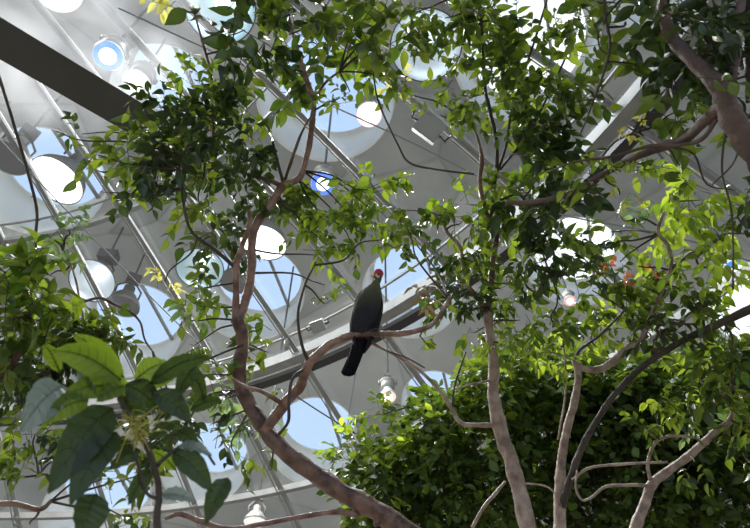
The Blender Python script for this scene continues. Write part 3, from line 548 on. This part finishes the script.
grow(C_, 3.4, [
 (700, 200, 20, 16, 66, 15, 'bright'), (688, 218, 18, 14, 56, 15, 'bright'), (712, 226, 16, 14, 40, 14, 'bright'), (700, 258, 26, 12, 60, 14, 'bright'), (655, 270, 20, 12, 44, 14, 'bright'), (640, 285, 20, 12, 44, 13, 'mid'),
 (650, 305, 24, 14, 70, 13, 'mid'), (680, 292, 24, 14, 70, 12, 'mid'), (700, 310, 22, 16, 60, 13, 'mid'), (620, 262, 14, 8, 10, 10, 'red'), (608, 262, 6, 6, 6, 9, 'red'), (638, 266, 6, 5, 6, 9, 'red'),
 (610, 232, 20, 14, 44, 13, 'mid'), (620, 215, 14, 9, 20, 11, 'pale'), (600, 252, 20, 12, 44, 13, 'dark'), (592, 290, 24, 20, 66, 13, 'mid'), (610, 315, 26, 16, 64, 12, 'mid'), (640, 325, 20, 10, 50, 12, 'mid'), (590, 330, 22, 14, 70, 12, 'bright'),
 (720, 280, 16, 12, 26, 13, 'bright'), (660, 330, 18, 10, 40, 13, 'dark'), (740, 330, 16, 16, 44, 13, 'mid'), (735, 355, 16, 12, 40, 14, 'mid'), (715, 345, 16, 12, 34, 13, 'mid'), (742, 210, 9, 22, 16, 13, 'dark'), (720, 240, 10, 16, 14, 13, 'mid'),
 (686, 180, 14, 10, 18, 13, 'mid'), (560, 350, 20, 14, 60, 11, 'mid'), (535, 355, 20, 12, 60, 11, 'bright')])

# ---- tree D: small pale crooked tree at lower right
D_ = thing('rainforest_tree', 'crooked pale small tree at the lower right with looping thin branches', 'tree', base_of(625, 620, 3.3))
branch(D_, 'trunk', [(622, 590, 3.3, 6.5), (630, 545, 3.3, 6), (638, 520, 3.3, 5.5), (646, 500, 3.3, 5), (652, 484, 3.3, 5), (668, 471, 3.3, 4.2), (690, 455, 3.3, 4), (705, 441, 3.3, 3.6), (717, 430, 3.3, 3.4), (728, 423, 3.3, 3), (733, 412, 3.3, 2)], 'bark_grey', 14, ground=True)
branch(D_, 'branch', [(651, 483, 3.3, 2), (648, 465, 3.25, 1.8), (653, 446, 3.25, 1.7), (665, 437, 3.25, 1.6), (682, 436, 3.25, 1.4), (700, 439, 3.25, 1.2)], 'bark_grey')
branch(D_, 'branch', [(650, 486, 3.3, 2), (630, 485, 3.25, 1.8), (605, 487, 3.25, 1.6), (592, 497, 3.25, 1.4), (582, 500, 3.25, 1.3), (576, 488, 3.25, 1.2), (577, 470, 3.25, 1)], 'bark_grey')
branch(D_, 'branch', [(572, 480, 3.3, 1.4), (590, 468, 3.3, 1.6), (625, 464, 3.25, 1.5), (668, 462, 3.25, 1.3)], 'bark_grey')
branch(D_, 'branch', [(716, 431, 3.3, 2), (712, 415, 3.3, 1.6), (718, 400, 3.3, 1.2), (735, 385, 3.3, 1)], 'bark_grey')
branch(D_, 'branch', [(520, 483, 3.3, 1), (545, 486, 3.3, 1), (556, 494, 3.3, 1)], 'bark_grey')
grow(D_, 3.3, [(655, 405, 16, 12, 44, 10, 'bright'), (690, 400, 20, 12, 44, 12, 'mid'), (725, 395, 22, 14, 50, 15, 'mid'), (735, 375, 18, 14, 46, 16, 'mid'), (740, 425, 14, 14, 30, 13, 'mid'), (690, 370, 16, 10, 26, 13, 'bright'), (645, 425, 12, 10, 16, 11, 'mid'),
 (735, 448, 16, 14, 24, 11, 'mid'), (700, 420, 12, 8, 12, 11, 'pale'), (695, 462, 16, 6, 10, 11, 'mid')])

# ---- left: leafy tree with bright leaves
G_ = thing('leafy_shrub', 'bushy shrub with bright green leaves at the left edge', 'shrub', base_of(-150, 600, 2.3))
branch(G_, 'trunk', [(-110, 560, 2.3, 8), (-60, 470, 2.3, 7), (-20, 400, 2.3, 5), (15, 360, 2.3, 3.5), (30, 320, 2.3, 2), (25, 280, 2.3, 1.2)], 'bark_brown', 12, ground=True)
branch(G_, 'branch', [(0, 380, 2.3, 3), (40, 375, 2.3, 2.4), (75, 358, 2.3, 1.8), (105, 340, 2.3, 1.2), (130, 345, 2.3, .8)], 'bark_brown')
branch(G_, 'branch', [(75, 358, 2.35, 1.8), (84, 330, 2.4, 1.4), (80, 303, 2.4, 1.4), (77, 285, 2.4, 1.2), (70, 262, 2.4, 1), (60, 245, 2.4, .8)], 'bark_grey')
branch(G_, 'branch', [(80, 303, 2.4, 1.3), (100, 298, 2.4, 1.6), (116, 305, 2.4, 1.8), (129, 311, 2.4, 1.6), (140, 322, 2.4, 1.2), (145, 340, 2.4, 1.1), (153, 352, 2.4, .9)], 'bark_brown')
branch(G_, 'branch', [(-60, 470, 2.3, 4), (-20, 500, 2.35, 3.2), (15, 504, 2.35, 2.8), (40, 509, 2.35, 2.6), (52, 500, 2.35, 1.8)], 'bark_pink')
branch(G_, 'branch', [(-20, 480, 2.35, 1.4), (15, 478, 2.35, 1.2), (48, 474, 2.35, 1)], 'bark_dark')
grow(G_, 2.3, [
 (18, 262, 18, 12, 24, 22, 'half_lit'), (15, 290, 20, 16, 50, 22, 'half_lit'), (45, 305, 14, 24, 40, 24, 'half_lit'), (12, 320, 20, 18, 60, 20, 'mid'), (35, 340, 20, 16, 60, 20, 'mid'), (50, 275, 16, 10, 16, 18, 'half_lit'),
 (75, 325, 18, 10, 50, 13, 'mid'), (100, 332, 20, 12, 70, 13, 'mid'), (118, 345, 16, 10, 50, 13, 'mid'), (80, 345, 20, 10, 60, 12, 'dark'), (15, 360, 22, 14, 80, 14, 'dark'), (45, 370, 24, 14, 80, 13, 'dark'), (15, 385, 18, 14, 50, 13, 'mid'), (70, 368, 20, 10, 50, 13, 'mid'),
 (55, 240, 20, 12, 30, 11, 'pale'), (70, 230, 14, 9, 22, 11, 'pale'), (42, 258, 14, 10, 26, 12, 'half_lit'), (75, 262, 9, 12, 14, 11, 'pale'),
 (10, 425, 16, 10, 40, 12, 'half_lit'), (35, 435, 16, 10, 40, 12, 'mid'), (15, 450, 20, 10, 30, 12, 'mid'), (15, 478, 16, 8, 16, 12, 'half_lit'), (40, 462, 14, 12, 24, 12, 'mid'), (60, 450, 14, 12, 24, 13, 'dark'),
 (120, 515, 18, 9, 30, 12, 'mid'), (100, 480, 18, 14, 24, 14, 'mid'), (155, 470, 20, 20, 40, 15, 'mid'), (175, 440, 18, 18, 44, 15, 'dark'), (165, 420, 20, 14, 30, 17, 'dark'), (30, 524, 20, 5, 14, 13, 'mid')])

# single hanging vine at the left
mb = MB(); c = catmull([at(-6, 62, 2.6), at(4, 92, 2.6), at(18, 138, 2.6), at(30, 180, 2.6), at(37, 212, 2.6), at(36, 248, 2.6), at(48, 275, 2.6)], 8)
mb.tube(c, 1.3/F*2.6, 8, .2)
for i in range(4, len(c)-3, 6): mb.tube([c[i], c[i]+np.array([.012, 0, .006])*(1 if i % 4 else -1)], [.003, .001], 5)
tag(mb.build('hanging_vine', M['bark_dark']), 'thin dark bare vine hanging down past the glaring left floodlight', 'vine')

# ---- foreground sprig: large soft leaves close to the camera
H_ = thing('large_leaved_sapling', 'out of focus sapling with large glossy leaves in the lower left foreground', 'sapling', base_of(165, 760, .95))
branch(H_, 'trunk', [(168, 640, .95, 5), (160, 560, .95, 4.5), (157, 520, .95, 4), (159, 490, .95, 3.6), (153, 462, .95, 3.4), (146, 445, .95, 3.4), (136, 428, .95, 3), (124, 408, .95, 2.6), (120, 388, .95, 2)], 'bark_dark', 12, ground=True, knots=False)
branch(H_, 'branch', [(160, 500, .95, 2), (146, 492, .95, 1.8), (138, 465, .95, 1.8), (130, 440, .95, 1.6)], 'bark_dark', knots=False)
branch(H_, 'branch', [(157, 465, .95, 2.4), (175, 450, .95, 2), (196, 440, .96, 1.6), (215, 465, .96, 1.4)], 'bark_dark', knots=False)
M['big_dark'] = leafmat('large_leaf_dark', (.014, .027, .011), (.034, .058, .019), .35, (2.4, 2.4, .9), .35)
M['big_green'] = leafmat('large_leaf_green', (.085, .145, .016), (.14, .21, .025), .45, (2.1, 2.0, .8), .45)
M['big_pale'] = leafmat('large_leaf_pale', (.20, .25, .22), (.26, .30, .27), .35, (1.2, 1.3, 1.2), .35)
def big_leaf(b, t, w, d0, d1, m, roll=0., sag=.1):
    P0 = at(b[0], b[1], d0); P1 = at(t[0], t[1], d1); D = P1-P0; L = D.length; D.normalize(); N = (CAM-P0).normalized(); N = (N-D*N.dot(D)).normalized(); Bv = N.cross(D)
    N, Bv = N*math.cos(roll)+Bv*math.sin(roll), Bv*math.cos(roll)-N*math.sin(roll); wv = w*(.84 if m == 'big_dark' else .92)/F*d0/2; rows, cols = 16, 8; V = []; mid = []
    for i in range(rows+1):
        s = i/rows; ww = wv*max(.02, math.sin(math.pi*s**.82)**.75) if 0 < i < rows else wv*.03; ctr = P0+D*L*s+UP*math.sin(math.pi*s)*L*sag; mid.append(tuple(ctr-N*.0004))
        for j in range(cols+1):
            x = (j/cols-.5)*2; V.append(tuple(ctr+Bv*ww*x+N*(abs(x)*ww*.28+.0022*math.sin(s*32+abs(x)*-4)*abs(x))))
    mb = MB(); mb.add(V, [(i*(cols+1)+j, i*(cols+1)+j+1, (i+1)*(cols+1)+j+1, (i+1)*(cols+1)+j) for i in range(rows) for j in range(cols)])
    o = mb.build('leaf', M[m], H_)
    v = MB(); v.tube(mid, np.linspace(.0016, .0005, len(mid)), 5)
    for i in range(2, rows-2, 2):
        for sgn in (-1, 1):
            s = i/rows; s2 = min(.97, (i+1.6)/rows); a = V[i*(cols+1)+4]; b2 = V[int(i+1)*(cols+1)+(4+sgn*2)]; c2 = V[int(i+2)*(cols+1)+(4+sgn*3)]
            v.tube([a, b2, c2], [.0004, .0003, .0002], 4)
    vo = link('midrib', v.mesh('midrib'), M[m if m != 'big_dark' else 'mid'], o)
    return o
for a in [((121, 380), (52, 350), 30, .92, .86, 'big_green'), ((118, 388), (60, 398), 24, .93, .88, 'big_green'), ((124, 378), (72, 334), 18, .95, .95, 'big_green'), ((62, 386), (20, 432), 34, .9, .84, 'big_pale', .3), ((88, 400), (42, 424), 22, .9, .86, 'big_green'),
          ((112, 408), (48, 494), 42, .93, .86, 'big_dark', .2), ((116, 432), (70, 506), 34, .92, .86, 'big_dark', -.2), ((96, 494), (80, 545), 36, .9, .88, 'big_dark', .4), ((126, 384), (160, 410), 28, .95, .96, 'big_dark'), ((152, 392), (192, 424), 26, .95, .93, 'big_dark', .3),
          ((150, 384), (210, 356), 22, .95, .92, 'big_dark', -.3), ((125, 386), (96, 402), 18, .93, .9, 'big_green'), ((135, 380), (168, 362), 22, .96, .97, 'big_green', .4), ((196, 366), (176, 398), 20, .96, .96, 'big_dark'),
          ((174, 452), (212, 492), 26, .95, .92, 'big_dark', .2), ((228, 478), (206, 524), 24, .95, .93, 'big_dark', -.3), ((180, 430), (198, 448), 18, .96, .95, 'big_dark'), ((178, 446), (212, 456), 12, .95, .94, 'big_pale', .5), ((140, 450), (108, 470), 18, .95, .93, 'big_dark', .4), ((160, 495), (196, 502), 14, .95, .93, 'big_pale', .4),
          ((118, 395), (150, 440), 22, .97, .99, 'big_dark', .5), ((132, 445), (95, 446), 20, .95, .94, 'big_dark', .6), ((140, 400), (96, 380), 20, .97, .97, 'big_green', .5), ((150, 470), (128, 505), 18, .96, .95, 'big_dark', .2), ((95, 398), (78, 372), 16, .91, .9, 'big_pale', .8),
          ((148, 388), (176, 376), 16, .97, .97, 'big_green', .3), ((60, 372), (44, 344), 14, 1.0, 1.0, 'big_green', .2), ((150, 440), (176, 424), 16, .97, .97, 'big_dark', .4), ((205, 400), (184, 360), 18, 1., 1., 'big_dark', .2), ((176, 470), (150, 450), 14, .98, .98, 'big_green', .6), ((190, 410), (222, 400), 16, 1.0, 1.0, 'big_dark', -.3), ((110, 425), (86, 440), 16, .96, .96, 'big_green', .7), ((165, 420), (184, 398), 14, .98, .98, 'big_dark', .5)]:
    big_leaf(*a)
# feathery pale flower head
p = np.array(at(137, 428, .93)); mb = MB()
for _ in range(70):
    v = norm(rng.normal(size=3)); L = .03*rng.uniform(.6, 1.3); q = p+rng.normal(size=3)*.009
    mb.tube([q, q+v*L*.6, q+v*L+np.array([0, 0, -.004])], [.0007, .0006, .0009], 4)
o = mb.build('flower', M['yellow'], H_)

# ---- dense shrubs, lower right, behind the trunks
def shrub(label, base, stems, cl, d, size_mat=('hedge', 'mid', 'bright')):
    t = thing('evergreen_shrub', label, 'shrub', base_of(*base))
    for s in stems: branch(t, 'stem', s, 'bark_brown', 8, ground=True, knots=False)
    fo = Foliage()
    for (px, py, rx, ry, n, size) in cl:
        sub(fo, t, px, py, d, 1.2)
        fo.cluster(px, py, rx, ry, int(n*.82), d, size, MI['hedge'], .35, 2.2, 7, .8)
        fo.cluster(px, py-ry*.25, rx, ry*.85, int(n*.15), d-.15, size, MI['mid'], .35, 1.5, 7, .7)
        fo.cluster(px, py-ry*.5, rx, ry*.6, int(n*.03), d-.3, size, MI['bright'], .3, 1.2, 7, .7)  # lighter leaves near clump tops put light from above into the colour
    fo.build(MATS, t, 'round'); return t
def stem(px, d, py0=470, py1=400): return [(px, 640, d, 4), (px+3, 560, d, 3.5), (px, py0, d, 3), (px-4, py1, d, 2)]
shrub('dense dark round-leaved shrub filling the space left of the tall pale trunk', (450, 700, 5.6), [stem(430, 5.6), stem(475, 5.6), stem(400, 5.6, 500, 470)],
 [(465, 395, 34, 26, 420, 11), (440, 420, 34, 26, 420, 11), (480, 430, 36, 30, 560, 11), (420, 450, 34, 26, 420, 11), (455, 465, 40, 30, 600, 11), (405, 480, 34, 26, 420, 12), (440, 505, 44, 28, 560, 11), (385, 505, 26, 20, 260, 11), (360, 510, 24, 16, 170, 11), (490, 500, 36, 30, 460, 11), (350, 460, 16, 14, 80, 11), (368, 440, 18, 12, 60, 10), (380, 468, 24, 18, 160, 11), (495, 375, 26, 18, 240, 11), (375, 415, 16, 12, 40, 9), (470, 535, 60, 20, 400, 11), (390, 535, 40, 14, 200, 11)], 5.6)
shrub('dense dark shrub standing between the tall pale trunk and the slim split trunk', (545, 700, 6.0), [stem(530, 6.0), stem(575, 6.0), stem(550, 6.0)],
 [(530, 375, 34, 20, 380, 11), (520, 400, 40, 28, 560, 11), (560, 395, 36, 30, 560, 11), (540, 430, 44, 32, 700, 11), (590, 420, 34, 34, 560, 11), (550, 470, 44, 34, 700, 11), (525, 500, 40, 34, 560, 11), (585, 480, 40, 34, 600, 11), (600, 385, 30, 24, 400, 11), (560, 520, 60, 26, 600, 11), (575, 365, 24, 14, 160, 11)], 6.0)
shrub('dense dark shrub at the bottom right corner behind the crooked small tree', (680, 700, 5.8), [stem(640, 5.8), stem(690, 5.8), stem(735, 5.8)],
 [(640, 375, 34, 22, 420, 11), (630, 410, 36, 30, 560, 11), (670, 395, 36, 26, 500, 11), (710, 375, 36, 24, 420, 12), (740, 400, 30, 30, 420, 12), (660, 440, 40, 32, 640, 11), (700, 425, 36, 30, 520, 11), (740, 445, 34, 34, 520, 11), (630, 465, 36, 34, 560, 11), (680, 485, 44, 34, 700, 11), (725, 495, 40, 34, 600, 11), (640, 510, 44, 30, 560, 11), (700, 525, 60, 24, 500, 11), (765, 430, 26, 60, 400, 12), (745, 360, 22, 16, 140, 12)], 5.8)

# ------------------------------------------------------------------ the bird
bd = 2.38; foot = at(362.5, 331, bd)
U = Vector((0.13, 0.02, 1)).normalized(); FB = Vector((.12, -1, 0)).normalized(); FB = (FB-U*FB.dot(U)).normalized(); SB = U.cross(FB).normalized()   # up, chest (towards camera), side
bird = thing('turaco_bird', 'green bird with a red crest and long black tail perched on the central branch', 'bird', tuple(foot))
M['b_green'] = mat('plumage_olive', (.085, .095, .035), .75, noise=((.11, .115, .045), 30), bump=.5, bscale=160)
nt = M['b_green'].node_tree; b = nt.nodes['Principled BSDF']   # olive breast turning blue-black on the belly: the plumage's own colours
tc = nt.nodes.new('ShaderNodeTexCoord'); sp = nt.nodes.new('ShaderNodeSeparateXYZ'); nt.links.new(tc.outputs['Generated'], sp.inputs[0])
cr = nt.nodes.new('ShaderNodeValToRGB'); cr.color_ramp.elements[0].position = .30; cr.color_ramp.elements[0].color = (.006, .007, .011, 1); cr.color_ramp.elements[1].position = .66; cr.color_ramp.elements[1].color = (.085, .090, .032, 1)
nt.links.new(sp.outputs['Z'], cr.inputs[0]); nt.links.new(cr.outputs[0], b.inputs['Base Color'])
M['b_wing'] = mat('plumage_wing', (.006, .007, .008), .7, noise=((.014, .015, .010), 20), bump=.5, bscale=120, spec=.2)
M['b_tail'] = mat('plumage_tail', (.003, .0033, .0045), .8, bump=.4, bscale=90, spec=.15)
M['b_red'] = mat('plumage_crest', (.55, .03, .035), .7, bump=.4, bscale=150)
M['b_white'] = mat('plumage_face', (.62, .45, .42), .7); M['b_beak'] = mat('beak_horn', (.70, .42, .30), .35); M['b_eye'] = mat('bird_eye', (.02, .01, .01), .1); M['b_leg'] = mat('bird_leg', (.03, .028, .03), .6, bump=.5, bscale=200)
kb = bd/F/math.cos(math.radians(41))      # metres of height per photo pixel
def bp(px_up, fwd=0., side=0.): return foot+U*(px_up*kb)+FB*fwd+SB*side
def loft(secs, nseg=24):
    """secs: (centre, half width side, half depth front)"""
    V = []; n = len(secs)
    for (c, a, b_) in secs:
        for k in range(nseg):
            t = 2*math.pi*k/nseg; V.append(tuple(c+SB*a*math.cos(t)+FB*b_*math.sin(t)))
    V.append(tuple(secs[0][0])); V.append(tuple(secs[-1][0]))
    Fc = [(i*nseg+k, i*nseg+(k+1) % nseg, (i+1)*nseg+(k+1) % nseg, (i+1)*nseg+k) for i in range(n-1) for k in range(nseg)]
    Fc += [(n*nseg, (k+1) % nseg, k) for k in range(nseg)]+[(n*nseg+1, (n-1)*nseg+k, (n-1)*nseg+(k+1) % nseg) for k in range(nseg)]
    return V, Fc
def interp(keys, n):
    K = np.array(keys, float); c = catmull([tuple(k) for k in K], n); return c
# keys: height px, forward m, side m, half width m, half depth m
keys = [(-4, -.045, -.012, .004, .004), (-1, -.04, -.010, .030, .026), (6, -.028, -.006, .050, .043), (16, -.012, 0, .059, .055), (27, .0, .002, .058, .058), (36, .006, .007, .049, .050), (43, .004, .012, .037, .040), (49, 0, .016, .025, .029), (54, .0, .018, .018, .022), (57.5, .004, .019, .020, .024), (60.5, .006, .019, .018, .022), (63, .004, .019, .010, .012), (64, .004, .019, .003, .004)]
secs = [(bp(k[0], k[1], k[2]), max(k[3], .002), max(k[4], .002)) for k in interp(keys, 5)]
mb = MB(); mb.add(*loft(secs, 28)); body = mb.build('body', M['b_green'], bird)
# folded wings along both sides and the back
for sgn in (-1, 1):
    ks = [(44, -.006, .022, .009, .020), (38, -.008, .038, .012, .032), (29, -.014, .048, .015, .044), (18, -.024, .048, .015, .044), (6, -.036, .044, .013, .036), (-4, -.046, .030, .009, .024), (-12, -.05, .018, .004, .010)]
    V, Fc = loft([(bp(k[0], k[1], k[2]*sgn+.004), max(k[3], .002), max(k[4], .002)) for k in interp(ks, 4)], 18)
    mb = MB(); mb.add(V, Fc)
    w_ = mb.build('wing', M['b_wing'], bird)
# tail: overlapping long rounded feathers, hanging behind the branch
tl = [(4, -.050, 0), (-12, -.058, -.008), (-24, -.062, -.018), (-35, -.06, -.028)]
def tail_feather(off, dd, w0, L):
    pts = catmull([(a, b_, c_+off*(.55)) for i, (a, b_, c_) in enumerate(tl)], 6); n = len(pts); secs = []
    for i, (a, b_, c_) in enumerate(pts):
        s = i/(n-1); w = w0*(.9+.08*s)*(1 if s < .9 else math.sqrt(max(.02, 1-((s-.9)/.1)**2)))
        secs.append((bp(a*(L if a < 0 else 1), b_-dd, c_), w, .0016))
    mb = MB(); mb.add(*loft(secs, 12)); return mb.build('tail_feather', M['b_tail'], bird)
for off, dd, L in ((0, .0, 1.0), (-.012, .003, .99), (.012, .003, .99), (-.020, .006, .97), (.020, .006, .97), (-.006, -.003, .96), (.006, -.003, .96)): tail_feather(off, dd, .017, L)
mb = MB(); V, Fc = loft([(bp(a, -.048-.002*i, -.004*i), w, dd) for i, (a, w, dd) in enumerate([(6, .032, .020), (-3, .030, .018), (-11, .026, .013), (-20, .023, .008), (-28, .014, .003)])], 18); mb.add(V, Fc); mb.build('tail_coverts', M['b_tail'], bird)
# head details: the head looks up and to the left
HC = bp(58.0, .004, .019); Hd = (-SB*.0+RT*-.75+U*.25+FB*.45).normalized(); Hs = Hd.cross(U).normalized(); Hu = Hs.cross(Hd).normalized()
V = []; nl, nw = 12, 10      # crest: a helmet-like fan of red feathers from the forehead to the nape
mb = MB()
cs = []
for i in range(13):
    s = i/12; ang = math.radians(20+115*s); rr = .021+.016*math.sin(math.pi*min(1, s*1.1)); c = HC+Hd*math.cos(ang)*rr*.62+Hu*math.sin(ang)*rr*1.35
    cs.append((c, .004+.012*math.sin(math.pi*(.08+.84*s)), .004+.012*math.sin(math.pi*(.08+.84*s))))
pts = np.array([tuple(c[0]) for c in cs]); mb.tube(pts, [c[1] for c in cs], 14); 
for i in range(16):
    s = rng.random(); ang = math.radians(35+95*s); c = HC+Hd*math.cos(ang)*.018+Hu*math.sin(ang)*.044+Hs*rng.uniform(-.008, .008); v = (c-HC).normalized(); mb.tube([c, c+v*.006-Hd*.003, c+v*.010-Hd*.006], [.005, .004, .001], 6)
mb.build('crest', M['b_red'], bird)
for sgn in (-1, 1):
    c = HC+Hs*sgn*.019+Hd*.008-Hu*.002; mb = MB(); V, Fc = [], []
    bm = bmesh.new(); bmesh.ops.create_uvsphere(bm, u_segments=16, v_segments=10, radius=1, matrix=Matrix.Translation(c) @ Matrix([[*(Hd*.013)], [*(Hu*.011)], [*(Hs*.005)]]).transposed().to_4x4()); link('cheek', bm_mesh('cheek', bm), M['b_white'], bird)
    bm = bmesh.new(); bmesh.ops.create_uvsphere(bm, u_segments=12, v_segments=8, radius=.0048, matrix=Matrix.Translation(c+Hs*sgn*.0065+Hd*.003+Hu*.003)); link('eye', bm_mesh('eye', bm), M['b_eye'], bird)
mb = MB(); a = HC+Hd*.020; mb.tube([a-Hd*.004, a+Hd*.004, a+Hd*.010-Hu*.002, a+Hd*.015-Hu*.007], [.009, .0075, .005, .001], 10); mb.build('beak', M['b_beak'], bird)
mb = MB(); a = HC-Hu*.018+Hd*.006; mb.tube([a+Hd*.010, a-Hu*.008, a-Hu*.022-Hd*.004], [.010, .012, .004], 10); mb.build('white_throat', M['b_white'], bird)
# feet gripping the branch
for sgn in (-1, 1):
    ft = at(366+6*sgn+3, 334, bd-.0)+Vector((0, .004, .017)); hip = bp(3, -.022, .018*sgn)
    mb = MB(); mb.tube([hip, (hip+ft)/2+FB*.008, ft], [.012, .007, .005], 8)
    leg = mb.build('leg', M['b_leg'], bird)
    for k in (-1, 0, 1):
        mb = MB(); e0 = ft; x = RT*(.008*k)
        mb.tube([e0, e0+FB*.016+x+Vector((0, 0, .001)), e0+FB*.024+x*1.3-U*.014, e0+FB*.018+x*1.4-U*.028], [.0042, .0038, .0034, .0012], 7); mb.build('toe', M['b_leg'], leg)
    mb = MB(); mb.tube([ft, ft-FB*.016, ft-FB*.020-U*.014], [.004, .0036, .0014], 7); mb.build('toe', M['b_leg'], leg)

# ------------------------------------------------------------------ mist in the top left
mm = bpy.data.materials.new('mist'); mm.use_nodes = True; n = mm.node_tree; n.nodes.remove(n.nodes['Principled BSDF'])
vs = n.nodes.new('ShaderNodeVolumeScatter'); vs.inputs['Color'].default_value = (.95, .95, 1, 1); vs.inputs['Anisotropy'].default_value = .2
tx = n.nodes.new('ShaderNodeTexCoord'); nz = n.nodes.new('ShaderNodeTexNoise'); nz.inputs['Scale'].default_value = 1.1; nz.inputs['Detail'].default_value = 4; nz.inputs['Distortion'].default_value = .8
n.links.new(tx.outputs['Object'], nz.inputs['Vector']); r1 = n.nodes.new('ShaderNodeMapRange'); r1.inputs['From Min'].default_value = .46; r1.inputs['From Max'].default_value = .64; r1.inputs['To Max'].default_value = .5
n.links.new(nz.outputs['Fac'], r1.inputs['Value'])
ln = n.nodes.new('ShaderNodeVectorMath'); ln.operation = 'LENGTH'; n.links.new(tx.outputs['Object'], ln.inputs[0]); r2 = n.nodes.new('ShaderNodeMapRange'); r2.inputs['From Min'].default_value = .7; r2.inputs['From Max'].default_value = 1.72; r2.inputs['To Min'].default_value = 1; r2.inputs['To Max'].default_value = 0
n.links.new(ln.outputs['Value'], r2.inputs['Value']); mu = n.nodes.new('ShaderNodeMath'); mu.operation = 'MULTIPLY'; n.links.new(r1.outputs[0], mu.inputs[0]); n.links.new(r2.outputs[0], mu.inputs[1]); n.links.new(mu.outputs[0], vs.inputs['Density'])
n.links.new(vs.outputs[0], n.nodes['Material Output'].inputs['Volume'])
bm = bmesh.new(); bmesh.ops.create_icosphere(bm, subdivisions=3, radius=1.75)
ms_ = bm_mesh('mist', bm); mo = link('mist', ms_, mm); mo.location = at(75, 20, 8.1); mo['kind'] = 'stuff'; tag(mo, 'pale fog drifting round the dark beam and blue lamp at the top left', 'mist')

# ------------------------------------------------------------------ floor
mb = MB(); mb.lathe([(.001, 0), (16, 0), (16, -.2), (.001, -.2)], Vector((0, 3, 0)), Vector((0, 0, 1)), 64); fl = mb.build('floor', M['soil'], None, False); fl['kind'] = 'structure'

# ------------------------------------------------------------------ camera
cd = bpy.data.cameras.new('camera'); co = bpy.data.objects.new('camera', cd); COL.objects.link(co); S.camera = co
cd.sensor_width = 36; cd.lens = 36*F/750; co.location = CAM; co.rotation_euler = (math.pi/2+PITCH, 0, 0); cd.clip_end = 300
cd.dof.use_dof = True; cd.dof.focus_distance = 3.2; cd.dof.aperture_fstop = 7
vsx = S.view_settings; vsx.view_transform = 'Standard'; vsx.look = 'None'; vsx.gamma = 1; vsx.use_curve_mapping = False; vsx.exposure = .3
